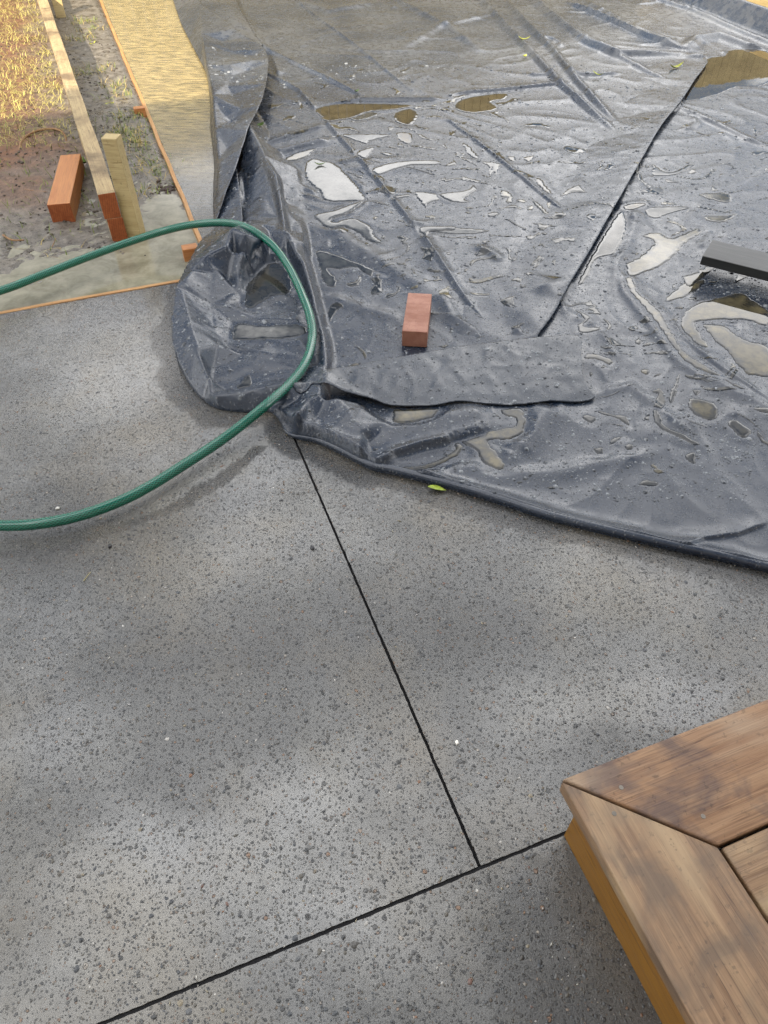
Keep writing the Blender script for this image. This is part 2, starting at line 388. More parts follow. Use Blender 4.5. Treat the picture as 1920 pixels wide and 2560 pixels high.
def mat_brick():
    m, t, b = M('red clay brick'); N = NT(t); o = N.obj()
    n = N.noise(o, 35, 5, .65); n2 = N.noise(o, 220, 4, .75); bd = N.noise(N.mapping(o, (3, 1.2, 1)), 9, 3)
    c = N.mix(N.ramp(bd, (.35, 0.0), (.65, 1.0)), (.26, .105, .062), (.40, .20, .14))
    c = N.mix(N.ramp(n, (.4, 0.0), (.75, .5)), c, (.2, .06, .035))
    c = N.mix(N.ramp(n2, (.60, 0.0), (.68, .8)), c, (.09, .035, .025))
    N.link(c, b.inputs['Base Color']); b.inputs['Roughness'].default_value = .6
    N.link(N.bump(N.math('SUBTRACT', 1.0, N.ramp(n2, (.55, 0.0), (.7, 1.0))), .5, .0015), b.inputs['Normal']); return m
BRICK = mat_brick()

# ------------------------------------------------------------------ shapes
def box_mesh(name, L_, W_, T_, bev=.002, wob=0, seg=1, origin='centre'):
    """board: length on x, width on y, thickness on z, bottom at z=0, subdivided along its length"""
    import bmesh
    bm = bmesh.new(); n = max(1, seg)
    rows = []
    for i in range(n + 1):
        x = -L_ / 2 + L_ * i / n
        dy = wob * noise(np.array(x * 3.1), np.array(W_ * 50), 3); dz = wob * noise(np.array(x * 2.3), np.array(T_ * 90), 9)
        rows.append([bm.verts.new((x, s * W_ / 2 + float(dy), z + float(dz) * (z > 0))) for s, z in ((-1, 0), (1, 0), (1, T_), (-1, T_))])
    for a, b in zip(rows, rows[1:]):
        for k in range(4): bm.faces.new((a[k], a[(k + 1) % 4], b[(k + 1) % 4], b[k]))
    bm.faces.new(rows[0][::-1]); bm.faces.new(rows[-1])
    bmesh.ops.recalc_face_normals(bm, faces=bm.faces)
    if bev:
        es = [e for e in bm.edges if e.calc_face_angle(0) > .6]
        bmesh.ops.bevel(bm, geom=es, offset=bev, segments=2, affect='EDGES', profile=.6)
    me = bpy.data.meshes.new(name); bm.to_mesh(me); bm.free(); return me
def board(name, a, b, W_, T_, mat, z=0, parent=None, bev=.002, wob=0, seg=6, end_mat=None, tilt=0):
    a = np.array(a[:2]); b = np.array(b[:2]); d = b - a; Ln = float(np.hypot(*d)); mid = (a + b) / 2
    me = box_mesh(name, Ln, W_, T_, bev, wob, seg)
    me.materials.append(mat)
    if end_mat:
        me.materials.append(end_mat)
        for f in me.polygons:
            if abs(f.normal.x) > .7: f.material_index = 1
    o = link(name, me, None, parent)
    o.location = (mid[0], mid[1], z); o.rotation_euler = (0, tilt, math.atan2(d[1], d[0]))
    return o

# ================================================================== SETTING
def grid_sheet(name, x0, x1, y0, y1, st, zf):
    xs = np.arange(x0, x1 + st, st); ys = np.arange(y0, y1 + st, st)
    X, Y = np.meshgrid(xs, ys); Z = zf(X, Y); nx = len(xs)
    i = np.arange(len(ys) - 1)[:, None] * nx + np.arange(nx - 1)[None, :]
    q = np.stack([i, i + 1, i + nx + 1, i + nx], -1).reshape(-1, 4)
    return np.stack([X, Y, Z], -1).reshape(-1, 3), q
# far ground
gr = link('ground', mesh('ground', [(-150, -150, -.16), (150, -150, -.16), (150, 150, -.16), (-150, 150, -.16)], [(0, 1, 2, 3)], False), mat_simple('dry lawn', (.13, .10, .045), .9, .2, .4, 3))
tag(gr, kind='structure')

OUT = [P(380, -120), P(438, 0), P(456, 55), P(486, 118), P(516, 177), P(528, 245), P(528, 320), P(538, 405), P(537, 500), c4(330, 150, .058), c4(230, 250, .051), c4(150, 400, .07), c4(90, 515, .09),
       c4(68, 700, .07), c4(75, 850, .058), c4(130, 985, .038), c4(190, 1100, .015), c4(260, 1180, .008), c4(350, 1235, .004), c4(520, 1255, .004),
       c4(640, 1250, .004), c4(700, 1300), c4(738, 1372), c4(790, 1412), c4(930, 1445), c4(1050, 1500), c4(1250, 1600),
       c5(150, 797), c5(400, 862), c5(600, 925), c5(800, 988), c5(1200, 1086), c5(1440, 1140), c5(1659, 1192), P(2100, 1475), P(2900, 1560), P(2700, 400)] + [(P(a, b, .11)[0] + .05, P(a, b, .11)[1] + .14) for a, b in ((2400, 190), (2100, 90), (1920, 27), (1851, 3), (1760, -28), (1650, -75))] + [P(1300, -140)]
OUT = [p[:2] for p in OUT]
OUTS = [p[:2] for p in spline(OUT, 5, True)]
BOT = [p[:2] for p in spline([c4(690, 1300), c4(738, 1372), c4(790, 1412), c4(930, 1445), c4(1050, 1500), c4(1250, 1600), c5(150, 797), c5(400, 862), c5(600, 925), c5(800, 988), c5(1200, 1086), c5(1440, 1140), c5(1659, 1192), P(2100, 1475), P(2900, 1560)], 4)]

def clip_grid(X, Y, zf, poly, step):
    """grid mesh clipped to polygon with its border snapped on to it"""
    ny, nx = X.shape; x = X.ravel().copy(); y = Y.ravel().copy()
    ins = inside(x, y, poly)
    stp = step.ravel() if hasattr(step, 'ravel') else np.full(x.shape, step)
    d, qx, qy, *_ = polydist(x, y, poly, True)
    snap = (~ins) & (d < stp * 1.1)
    x = np.where(snap, qx, x); y = np.where(snap, qy, y); ok = ins | snap
    i = np.arange(ny - 1)[:, None] * nx + np.arange(nx - 1)[None, :]
    q = np.stack([i, i + 1, i + nx + 1, i + nx], -1).reshape(-1, 4)
    q = q[ok[q].all(1) & ins[q].any(1)]
    used = np.unique(q); mp_ = np.full(len(x), -1); mp_[used] = np.arange(len(used))
    x = x[used]; y = y[used]; z = zf(x, y)
    return np.stack([x, y, z], -1), mp_[q]

STREAK = [P(*q)[:2] for q in ((-200, 1405), (0, 1388), (150, 1370), (300, 1322), (450, 1262), (560, 1196), (650, 1120))]
def damp_tone_map(x, y):
    """1 = darkest, as in the damp band by the sheet, 0.5 = ordinary, 0 = palest"""
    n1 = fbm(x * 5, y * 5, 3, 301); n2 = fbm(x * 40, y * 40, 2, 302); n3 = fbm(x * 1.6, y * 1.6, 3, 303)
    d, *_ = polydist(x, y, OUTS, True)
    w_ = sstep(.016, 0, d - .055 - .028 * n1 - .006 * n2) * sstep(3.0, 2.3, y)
    t, *_ = polydist(x, y, STREAK); w_ = np.maximum(w_, sstep(.006, 0, t - .013 - .008 * n1 - .006 * n2) * .85)  # darker streak running below the hose
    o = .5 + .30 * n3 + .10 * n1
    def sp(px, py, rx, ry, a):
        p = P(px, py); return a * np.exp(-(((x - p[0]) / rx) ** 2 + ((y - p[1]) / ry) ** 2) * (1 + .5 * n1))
    o = o + sp(640, 1600, .30, .13, .35) + sp(1350, 1560, .22, .10, .22) + sp(120, 1380, .35, .12, .22) + sp(700, 1820, .14, .06, .2)  # darker patches placed by hand
    o = o - sp(480, 1150, .22, .16, .35) - sp(420, 2150, .22, .09, .42) - sp(760, 2000, .10, .06, .25) - sp(1650, 1750, .25, .06, .3) - sp(400, 930, .12, .25, .30) - sp(120, 1900, .14, .1, .25) - sp(1150, 1250, .18, .12, .15)  # paler patches placed by hand; the one at the hose paints in sky sheen
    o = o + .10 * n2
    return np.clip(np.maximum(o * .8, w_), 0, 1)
# concrete slabs -----------------------------------------------------
uB, _ = uv(P(245, 2560)); _, vA = uv(P(737, 1100)); uB2, _ = uv(P(1203, 2172)); uB = (uB + uB2) / 2
_, vA2 = uv(P(1203, 2172)); vA = (vA + vA2) / 2
_, vF = uv(P(256, 0)); _, vF2 = uv(P(505, 605)); vF = (vF + vF2) / 2 
uE, _ = uv(P(0, 790)); uE2, _ = uv(P(445, 706)); 
GAP = .0032
def jit_line(a, b, n, amp, s):
    a = np.array(a); b = np.array(b); d = b - a; nn = np.array([-d[1], d[0]]) / np.hypot(*d); out = []
    for k in range(n + 1):
        p = a + d * k / n; l = np.hypot(*d) * k / n
        j = float(noise(np.array(l * 60), np.array(s * 3.3), s) + .6 * noise(np.array(l * 190), np.array(1.7), s + 5))
        out.append(tuple(p + nn * amp * j))
    return out
def slab(poly_uv, jit, name):
    """poly in u,v; jit = per-edge jagged flag"""
    import bmesh
    pts = []; n = len(poly_uv)
    for i in range(n):
        a = xy(*poly_uv[i]); b = xy(*poly_uv[(i + 1) % n])
        ln = math.hypot(b[0] - a[0], b[1] - a[1])
        if jit[i]: pts += jit_line(a, b, int(ln / .006), .0011, i + 3)[:-1]
        else: pts += [a]
    bm = bmesh.new()
    top = [bm.verts.new((p[0], p[1], 0)) for p in pts]
    f = bm.faces.new(top); f.normal_update()
    if f.normal.z < 0: f.normal_flip()
    r = bmesh.ops.extrude_face_region(bm, geom=[f]); 
    # extruded copy becomes the top; move the original down
    for v_ in r['geom']:
        if isinstance(v_, bmesh.types.BMVert): v_.co.z = 0
    for v_ in top: v_.co.z = -.09
    bmesh.ops.recalc_face_normals(bm, faces=bm.faces)
    tf = max((q for q in bm.faces), key=lambda q: q.calc_center_median().z)
    bmesh.ops.delete(bm, geom=[tf], context='FACES_ONLY')
    bmesh.ops.triangulate(bm, faces=[q for q in bm.faces if len(q.verts) > 4])
    ty = np.linspace(0, 1, 400); ys = np.concatenate([np.linspace(-2.5, .0, 12)[:-1], .10 * (9.0 / .10) ** ty]) if name else 0
    tx = np.concatenate([[-8, -5, -3.2, -2.2, -1.6, -1.25], np.linspace(-1, 1, 300), [1.25, 1.6, 2.2, 3.2, 5, 8]]); Yg = np.repeat(ys[:, None], len(tx), 1); Xg = tx[None, :] * (np.maximum(.62 + .60 * ys[:, None], .62) + 0 * ys[:, None])
    stp = np.maximum(np.gradient(ys)[:, None] + 0 * Xg, np.gradient(Xg, axis=1))
    gv, gq = clip_grid(Xg, Yg, lambda x, y: 0 * x, pts, stp)
    me = bpy.data.meshes.new(name); bm.to_mesh(me); bm.free()
    bv_ = np.array([v_.co[:] for v_ in me.vertices]); bf_ = [tuple(p.vertices) for p in me.polygons]; nb_ = len(bv_)
    me = mesh(name, np.concatenate([bv_, gv]), bf_ + [tuple(int(a) + nb_ for a in q) for q in gq], False)
    al = np.concatenate([bv_, gv]); at2 = me.attributes.new('damp_tone', 'FLOAT', 'POINT'); at2.data.foreach_set('value', damp_tone_map(al[:, 0], al[:, 1]).astype(np.float32))
    o = link(name, me, CONC); tag(o, kind='structure'); return o
vL = -4.2
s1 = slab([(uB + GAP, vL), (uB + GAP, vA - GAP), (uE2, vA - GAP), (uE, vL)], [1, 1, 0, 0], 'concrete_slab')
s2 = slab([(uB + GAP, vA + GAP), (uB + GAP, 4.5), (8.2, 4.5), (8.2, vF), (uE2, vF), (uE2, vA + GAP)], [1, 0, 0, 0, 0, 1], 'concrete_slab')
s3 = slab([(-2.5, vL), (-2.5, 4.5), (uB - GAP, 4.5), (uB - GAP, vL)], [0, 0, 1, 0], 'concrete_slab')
# joint filler, a little below the surface
jf1 = board('joint_filler', xy(uB, vL), xy(uB, 4.5), .008, .05, BLACK, -.0535, bev=0, seg=1); tag(jf1, kind='structure')
jf2 = board('joint_filler', xy(uB + .006, vA), xy(uE2 - .02, vA), .008, .05, BLACK, -.0575, bev=0, seg=1); tag(jf2, kind='structure')

# pebbles of the aggregate that can be seen singly
def pebbles(n, ylim):
    vs = []; fs = []; cs = []; base = 0
    tints = [(.028, .03, .032), (.05, .054, .06), (.075, .07, .062), (.045, .052, .06), (.09, .08, .062), (.07, .07, .07), (.11, .11, .105), (.10, .105, .11), (.13, .13, .125)]
    rare = [(.2, .095, .045), (.26, .22, .15), (.14, .07, .05), (.5, .48, .44), (.16, .13, .09)]
    c = 0
    while c < n:
        y = RNG.uniform(.14, ylim); x = RNG.uniform(-1, 1) * (.34 + .50 * y + .06)
        if RNG.random() > (1.15 - y / ylim) ** .7: continue
        u_, v_ = uv((x, y))
        if abs(u_ - uB) < .008 or (abs(v_ - vA) < .008 and u_ > uB): continue
        c += 1
        r = .0012 + .0018 * RNG.random() ** 2 + (.0034 * RNG.random() if RNG.random() < .10 else 0)
        asp = RNG.uniform(.5, .95); a = RNG.uniform(0, 6.28); k = 9
        col = rare[RNG.integers(len(rare))] if RNG.random() < .07 else tints[RNG.integers(len(tints))]
        rad = 1 + RNG.uniform(-.18, .18, k); hh = r * RNG.uniform(.14, .38)
        ca, sa = math.cos(a), math.sin(a)
        for ring, (rr, zz) in enumerate(((1.0, -.0004), (.82, hh * .7))):
            for j in range(k):
                t = 6.28318 * j / k; lx = r * rr * rad[j] * math.cos(t); ly = r * rr * rad[j] * asp * math.sin(t)
                vs.append((x + lx * ca - ly * sa, y + lx * sa + ly * ca, zz))
        vs.append((x, y, hh))
        for j in range(k):
            j2 = (j + 1) % k
            fs.append((base + j, base + j2, base + k + j2)); fs.append((base + j, base + k + j2, base + k + j))
            fs.append((base + k + j, base + k + j2, base + 2 * k))
        cs += [col] * (2 * k + 1); base += 2 * k + 1
    me = fast_mesh('pebbles', np.array(vs), np.array(fs))
    at_ = me.color_attributes.new('tint', 'FLOAT_COLOR', 'POINT')
    at_.data.foreach_set('color', np.concatenate([np.array(cs), np.ones((len(cs), 1))], 1).astype(np.float32).ravel())
    return me
po = link('pebbles', pebbles(15000, 2.1), PEB, s1); tag(po, kind='stuff')

# formwork boards ----------------------------------------------------
fa = xy(8.2, vF - .009); fb = xy(uE2 + .012, vF - .009)
fw1 = board('formwork_board', fa, fb, .018, .085, WOOD_FORM, -.082, wob=.006, seg=24, bev=.003)
tag(fw1, 'long thin orange-brown formwork board edging the golden wet slab strip beside the mud', 'board', 'formwork boards')
ga = xy(uE + .011 - .012, vL); gb = xy(uE2 + .009, vF - .02)
fw2 = board('formwork_board', ga, gb, .016, .085, WOOD_FORM, -.083, wob=.004, seg=16, bev=.003)
tag(fw2, 'short thin formwork board between the milky ditch puddle and the grey slab', 'board', 'formwork boards')
def peg(px, py, lab, rz=0):
    p = P(px, py, .035); o = board('peg', (p[0] - .034, p[1]), (p[0] + .026, p[1]), .045, .16, WOOD_RED, -.125, bev=.002, seg=1)
    o.rotation_euler.z = AZ * -1 * 0 + math.radians(20) + rz; tag(o, lab, 'peg', 'pegs holding the formwork')
peg(349, 268, 'small orange timber peg halfway along the long formwork board')
peg(476, 616, 'orange timber peg at the formwork corner, half under the bunched black sheet')

# mud ----------------------------------------------------------------
ditch = [P(*q, -.012)[:2] for q in ((-900, 905), (-500, 830), (0, 789), (250, 745), (462, 704), (498, 650), (488, 590), (455, 540), (425, 490), (375, 495), (340, 530), (338, 590), (300, 612), (180, 640), (60, 665), (-40, 700), (-500, 700), (-900, 760))]
def mud_h(x, y):
    d, *_ = polydist(x, y, ditch, True); ins = inside(x, y, ditch)
    s = np.where(ins, -d, d)
    h = -.020 + .008 * sstep(-.02, .05, s) + .020 * sstep(.05, .9, s) + fbm(x * 5, y * 5, 3, 2) * .006 + fbm(x * 28, y * 28, 3, 5) * .0045
    u_, v_ = uv((x, y))
    h += .05 * sstep(0, 2.5, -.25 - v_) * sstep(2.6, 4.0, u_)
    h = np.where(v_ > vF - .04, np.minimum(h, -.012), h)
    return h
mv, mq = grid_sheet('mud', -6.5, -.5, 1.5, 8.2, .016, mud_h)
mu, mvv = uv((mv[:, 0], mv[:, 1]))
keepv = (mvv < vF - .002) & (mu > uE2 - .13)
mq = mq[keepv[mq].all(1)]
me = fast_mesh('mud_ground', mv, mq)
wet = np.clip(sstep(-.42, -.05, mvv + .12 * fbm(mv[:, 0] * 3, mv[:, 1] * 3, 3, 8)) + sstep(3.95, 3.15, mu + .15 * fbm(mv[:, 0] * 3, mv[:, 1] * 3, 3, 4)), 0, 1)
at_ = me.attributes.new('wet', 'FLOAT', 'POINT'); at_.data.foreach_set('value', wet.astype(np.float32))
tag(link('mud_ground', me, MUD), kind='structure')
# milky water in the ditch
dv, dq = grid_sheet('w', -3.2, -.6, 1.9, 3.4, .02, lambda x, y: 0 * x - .0135)
du_, dv_ = uv((dv[:, 0], dv[:, 1])); k = (dv_ < vF + .08) & (du_ > uE2 - .1)
tag(link('puddle', fast_mesh('puddle', dv, dq[k[dq].all(1)]), W_DITCH), kind='structure')

# ================================================================== BLACK SHEET
def pl(f, *pts, z=0): return [f(a, b, z)[:2] for a, b in pts]
RIDGES = [   # points, height, width, kind
    (pl(P, (700, -40), (746, 8), (885, 110), (1033, 232), z=.008), .010, .013, 's'),
    (pl(P, (1100, 282), (1250, 400), (1446, 558), z=.008), .010, .013, 's'),
    (pl(P, (640, 165), (746, 224), (822, 312), (940, 443), (1062, 599), (1160, 742), (1250, 845), z=.010), .014, .017, 's'),
    (pl(c3, (150, -60), (230, 10), (400, 190), (600, 400), (890, 650), z=.02), .026, .022, 'r'),
    (pl(c3, (330, -20), (420, 90), (560, 230), (700, 400), (900, 610), z=.02), .026, .022, 'r'),
    (pl(c3, (900, 630), (960, 640), (1080, 590), z=.015), .014, .03, 'r'),
    (pl(c3, (450, -40), (600, 90), (720, 180), (900, 260), (1240, 260), z=.02), .030, .045, 'r'),
    (pl(c3, (640, 0), (900, 110), (1000, 160), (1230, 240), z=.02), .032, .03, 's'),
    (pl(c3, (730, -10), (1000, 140), (1240, 230), z=.02), .020, .03, 'r'),
    (pl(c3, (680, 190), (930, 290), (1080, 370), (1210, 440), z=.012), .016, .03, 'r'),
    (pl(c3, (1230, 260), (1345, 280), (1500, 290), (1659, 330), z=.03), .03, .06, 'r'),
    (pl(c3, (1240, 240), (1300, 180), (1420, 160), (1659, 250), z=.03), .03, .05, 'r'),
    (pl(c3, (1450, 280), (1540, 330), (1659, 320), z=.015), .016, .02, 's'),
    (pl(c3, (1480, 345), (1560, 385), (1659, 430), z=.015), .014, .018, 's'),
    (pl(c3, (1200, 530), (1400, 620), (1560, 700), (1659, 735), z=.010), .012, .022, 'r'),
    (pl(P, (788, 266), (902, 247), (1010, 247), (1110, 247), z=.012), .016, .018, 's'),
    (pl(c3, (50, 480), (90, 470), (400, 440), (650, 415), z=.012), .016, .020, 's'),
    (pl(c2, (600, 270), (800, 370), (950, 440), (1200, 560), z=.012), .014, .028, 's'),
    (pl(c2, (660, 330), (700, 430), z=.02), .018, .02, 's'),
    (pl(c2, (480, 60), (560, 200), (640, 300), z=.02), .02, .03, 'r'),
    (pl(c2, (600, 850), (760, 800), (990, 735), z=.014), .016, .018, 's'),
    (pl(c2, (630, 920), (800, 870), (1000, 820), z=.014), .020, .03, 'r'),
    (pl(c2, (1060, 965), (1180, 940), z=.008), .010, .012, 's'),
    (pl(c2, (820, 1150), (960, 1190), (1250, 1200), z=.008), .009, .012, 's'),
    (pl(c2, (1210, 1150), (1330, 1125), z=.005), .006, .008, 's'),
    (pl(c4, (920, 100), (1150, 260), (1400, 420), (1650, 560), z=.01), .010, .05, 'r'),
    (pl(c4, (980, 560), (1200, 640), (1430, 700), z=.008), .006, .03, 'r'),
    (pl(c4, (1450, 200), (1540, 150), (1659, 420), z=.006), .006, .03, 'r'),
    # crossing folds left of the brick and the long folds of the right sheet
    (pl(c5, (330, 60), (380, 150), (470, 230), z=.008), .010, .03, 'r'),
    (pl(c5, (560, 235), (640, 225), (740, 60), z=.012), .012, .04, 'r'),
    (pl(c5, (1060, -60), (1100, 60), (1200, 190), (1300, 320), (1420, 400), (1560, 470), (1700, 560), z=.01), .013, .030, 'r'),
    (pl(c5, (1120, 60), (1220, 130), (1330, 240), (1480, 370), (1659, 480), z=.01), .012, .020, 's'),
    (pl(c5, (1160, -330), (1050, -180), (1060, -60), z=.01), .012, .05, 'r'),
    (pl(c5, (940, 470), (1100, 430), (1180, 500), (1400, 690), z=.006), .006, .020, 'r'),
    (pl(c5, (780, 500), (700, 600), (620, 690), z=.014), .016, .05, 'r'),
    (pl(c5, (50, 765), (140, 700), (250, 665), (370, 640), (560, 590), z=.02), .030, .028, 's'),
    (pl(c5, (60, 762), (250, 790), (450, 760), (640, 700), z=.01), .012, .03, 'r'),
    (pl(c5, (0, 640), (150, 590), (330, 560), (540, 520), z=.02), .022, .05, 'r'),
    (pl(c5, (350, 810), (800, 780), (1230, 690), z=.008), .007, .03, 'r'),
    (pl(c5, (1290, 1100), (1400, 1045), (1530, 1030), (1659, 980), z=.012), .010, .02, 's'),
    (pl(c5, (1100, 640), (1400, 560), (1700, 560), z=.006), .006, .05, 'r'),
    # raised bund at the far right
    (pl(P, (1560, -112), (1650, -75), (1760, -28), (1851, 3), (1920, 27), (2100, 90), (2400, 190), z=.11), .12, .075, 'r'),
    (pl(P, (1500, -60), (1600, -20), (1728, 20), (1920, 100), (2100, 170), z=.02), .02, .03, 'r'),
    # far wrinkles
    (pl(P, (960, -20), (1120, 60), (1200, 120), z=.015), .015, .04, 'r'),
    (pl(P, (1000, 120), (1100, 60), (1240, 30), z=.015), .010, .04, 'r'),
    (pl(c2, (800, 0), (1000, 60), (1300, 10), z=.012), .012, .05, 'r'),
]
for k in range(26):      # loose short wrinkles
    a = P(random.uniform(650, 1900), random.uniform(20, 1000) ** 1.0)
    if k < 12: a = P(random.uniform(1250, 1950), random.uniform(0, 330))
    an = random.uniform(-.9, .5) + (0 if k < 12 else 1.2); ln = random.uniform(.12, .45)
    pts = [(a[0] + math.cos(an + .25 * j) * ln * j / 3, a[1] + math.sin(an + .25 * j) * ln * j / 3) for j in range(4)]
    RIDGES.append((pts, random.uniform(.004, .010) * (1.6 if k < 12 else 1), random.uniform(.01, .025), random.choice('rs')))

# --- crumpled corner: creased patch given by its folds -----------------
B2 = lambda a, b, z: c2(a, b, z)
NODES = {}
def nd(k, f, a, b, z): NODES[k] = f(a, b, z * (1.28 if k[0] in 'ohi' or z < .04 else 1.5))
_n = [
 # left outline (rim)
 ('o0', c2, 320, 1180, .02), ('o1', c4, 330, 150, .045), ('o2', c4, 230, 250, .04), ('o3', c4, 150, 400, .055), ('o4', c4, 90, 515, .07), ('o5', c4, 66, 700, .055), ('o6', c4, 73, 850, .045),
 ('o7', c4, 125, 985, .03), ('o8', c4, 185, 1100, .015), ('o9', c4, 255, 1185, .006), ('o10', c4, 350, 1240, .003), ('o11', c4, 520, 1260, .003), ('o12', c4, 640, 1255, .003), ('o13', c4, 690, 1300, .003),
 # crest
 ('a1', c4, 430, 160, .10), ('a2', c4, 405, 265, .085), ('a3', c4, 270, 330, .075), ('a4', c4, 190, 352, .06), ('a5', c4, 350, 230, .075),
 ('a6', c4, 330, 400, .05), ('a7', c4, 400, 475, .022), ('a8', c4, 540, 400, .055), ('a9', c4, 655, 378, .05), ('a10', c4, 530, 280, .085), ('a11', c4, 600, 240, .07), ('a12', c4, 500, 190, .10), ('a13', c4, 640, 310, .035), ('a14', c4, 690, 330, .035),
 ('a15', c4, 440, 340, .045), ('a16', c4, 190, 420, .062),
 # left band inner crease
 ('b1', c4, 125, 530, .058), ('b2', c4, 175, 720, .060), ('b3', c4, 225, 880, .052), ('b4', c4, 290, 1040, .040), ('b5', c4, 300, 1140, .033), ('b0', c4, 300, 620, .03), ('b6', c4, 320, 1000, .014),
 # basin
 ('d1', c4, 540, 440, .014), ('d2', c4, 510, 600, .010), ('d3', c4, 640, 600, .009), ('d4', c4, 790, 560, .012), ('d5', c4, 450, 735, .014), ('d6', c4, 380, 620, .030), ('d7', c4, 420, 880, .012), ('d8', c4, 600, 840, .010), ('d9', c4, 700, 700, .018),
 ('d10', c4, 840, 740, .014), ('d11', c4, 380, 850, .020), ('d12', c4, 600, 900, .022), ('d13', c4, 500, 960, .012), ('d14', c4, 760, 900, .016), ('d15', c4, 400, 1080, .008), ('d16', c4, 560, 1060, .008), ('d17', c4, 560, 700, .017), ('d18', c4, 330, 760, .030),
 ('d19', c4, 480, 1020, .014), ('d20', c4, 700, 980, .014), ('d21', c4, 800, 1000, .013), ('d22', c4, 640, 480, .010), ('d23', c4, 450, 540, .022),
 # lip in front of the pit
 ('e1', c4, 300, 1080, .012), ('e2', c4, 330, 1152, .034), ('e3', c4, 400, 1148, .036), ('e4', c4, 560, 1118, .040), ('e5', c4, 740, 1085, .045), ('e6', c4, 380, 1128, .008), ('e7', c4, 560, 1092, .008), ('e8', c4, 720, 1060, .012),
 ('e9', c4, 450, 1200, .022), ('e10', c4, 620, 1190, .026), ('e11', c4, 760, 1160, .03),
 # right pleat
 ('f1', c2, 690, 1035, .075), ('f2', c2, 745, 1370, .06), ('f3', c4, 795, 290, .052), ('f4', c4, 850, 370, .047), ('f5', c4, 903, 560, .040), ('f6', c4, 958, 770, .034), ('f7', c4, 985, 985, .03),
 ('f8', c4, 760, 330, .022), ('f9', c4, 815, 440, .016), ('f10', c4, 870, 620, .014), ('f11', c4, 905, 800, .014), ('f12', c4, 920, 960, .012),
 ('g1', c4, 905, 340, .012), ('g2', c4, 950, 500, .008), ('g3', c4, 1000, 700, .006), ('g4', c4, 1040, 850, .006), ('g5', c4, 1050, 960, .008), ('g6', c4, 870, 200, .03), ('g7', c4, 900, 250, .03), ('g8', c4, 880, 240, .045),
 # upper pleats
 ('h1', c2, 530, 740, .085), ('h2', c2, 620, 920, .078), ('h3', c2, 560, 900, .055), ('h4', c2, 480, 1000, .02), ('h5', c2, 500, 1200, .015), ('h6', c2, 620, 1150, .045), ('h7', c2, 580, 1290, .045), ('h8', c2, 650, 1080, .060), ('h9', c2, 700, 1290, .045),
 ('h10', c2, 600, 1330, .055), ('h11', c2, 500, 1320, .06), ('h12', c2, 480, 1130, .03), ('h13', c2, 770, 1370, .03), ('h14', c2, 730, 1180, .020), ('h15', c2, 715, 1060, .035), ('h16', c2, 560, 640, .02), ('h17', c2, 450, 1000, .02),
 ('i1', c2, 640, 930, .060), ('i2', c2, 740, 960, .028), ('i3', c2, 860, 1020, .012), ('i4', c2, 790, 1090, .02), ('i5', c2, 860, 1160, .008), ('i6', c2, 880, 1280, .006), ('i7', c2, 800, 1300, .028), ('i8', c2, 560, 800, .045), ('i9', c2, 620, 860, .012), ('i10', c2, 740, 920, .008),
 ('i11', c2, 640, 780, .012), ('i12', c2, 590, 680, .012), ('i13', c2, 760, 1240, .026), ('i14', c2, 820, 1230, .010), ('i15', c2, 520, 700, .03),
 ('j1', c2, 400, 1100, .02), ('j2', c2, 340, 1280, .02), ('j3', c2, 440, 1330, .03),
 # bottom left of the strip
 ('k1', c4, 740, 1370, .003), ('k2', c4, 800, 1400, .012), ('k3', c4, 820, 1270, .052), ('k4', c4, 720, 1290, .02), ('k5', c4, 880, 1180, .045), ('k6', c4, 940, 1430, .022), ('k7', c4, 1250, 1570, .03),
 ('k8', c4, 860, 1330, .03), ('k9', c4, 1000, 1400, .030), ('k10', c4, 800, 1195, .02), ('k11', c4, 1000, 1130, .045), ('k12', c4, 1100, 1260, .040), ('k13', c4, 930, 1290, .028), ('k14', c4, 1250, 1400, .03), ('k15', c4, 960, 1075, .03), ('k16', c4, 1400, 1330, .02), ('k17', c4, 1200, 1180, .02), ('k18', c4, 870, 1090, .03),
]
for q in _n: nd(*q)
CRE = [('o4', 'b1'), ('b1', 'b2'), ('b2', 'b3'), ('b3', 'b4'), ('b4', 'b5'), ('b5', 'e2'), ('e2', 'e3'), ('e3', 'e4'), ('e4', 'e5'), ('e1', 'e6'), ('e6', 'e7'), ('e7', 'e8'),
       ('a4', 'a3'), ('a3', 'a2'), ('a2', 'a1'), ('a1', 'a12'), ('a2', 'a15'), ('a15', 'a7'), ('a12', 'a11'), ('a10', 'a9'), ('a9', 'a13'), ('a7', 'a8'), ('a8', 'a9'), ('a2', 'a10'), ('a10', 'a11'),
       ('f1', 'f2'), ('f2', 'f3'), ('f3', 'f4'), ('f4', 'f5'), ('f5', 'f6'), ('f6', 'f7'), ('f8', 'f9'), ('f9', 'f10'), ('f10', 'f11'), ('f11', 'f12'), ('g1', 'g2'), ('g2', 'g3'), ('g3', 'g4'), ('g4', 'g5'),
       ('h1', 'h2'), ('h2', 'f1'), ('h8', 'f1'), ('h8', 'h9'), ('h6', 'h7'), ('i1', 'i2'), ('i2', 'i3'), ('i3', 'i4'), ('h14', 'i13'), ('h4', 'h5'), ('h15', 'h14'), ('h1', 'i8'), ('h10', 'h11'), ('h10', 'a11'),
       ('g8', 'g7'), ('k3', 'k2'), ('k3', 'k5'), ('k9', 'k12'), ('k6', 'k8'), ('k7', 'k9'), ('k3', 'k8'), ('o4', 'a16'), ('d5', 'd10'), ('d11', 'd12'), ('b0', 'd18'), ('b0', 'a6')]
NK = list(NODES); 
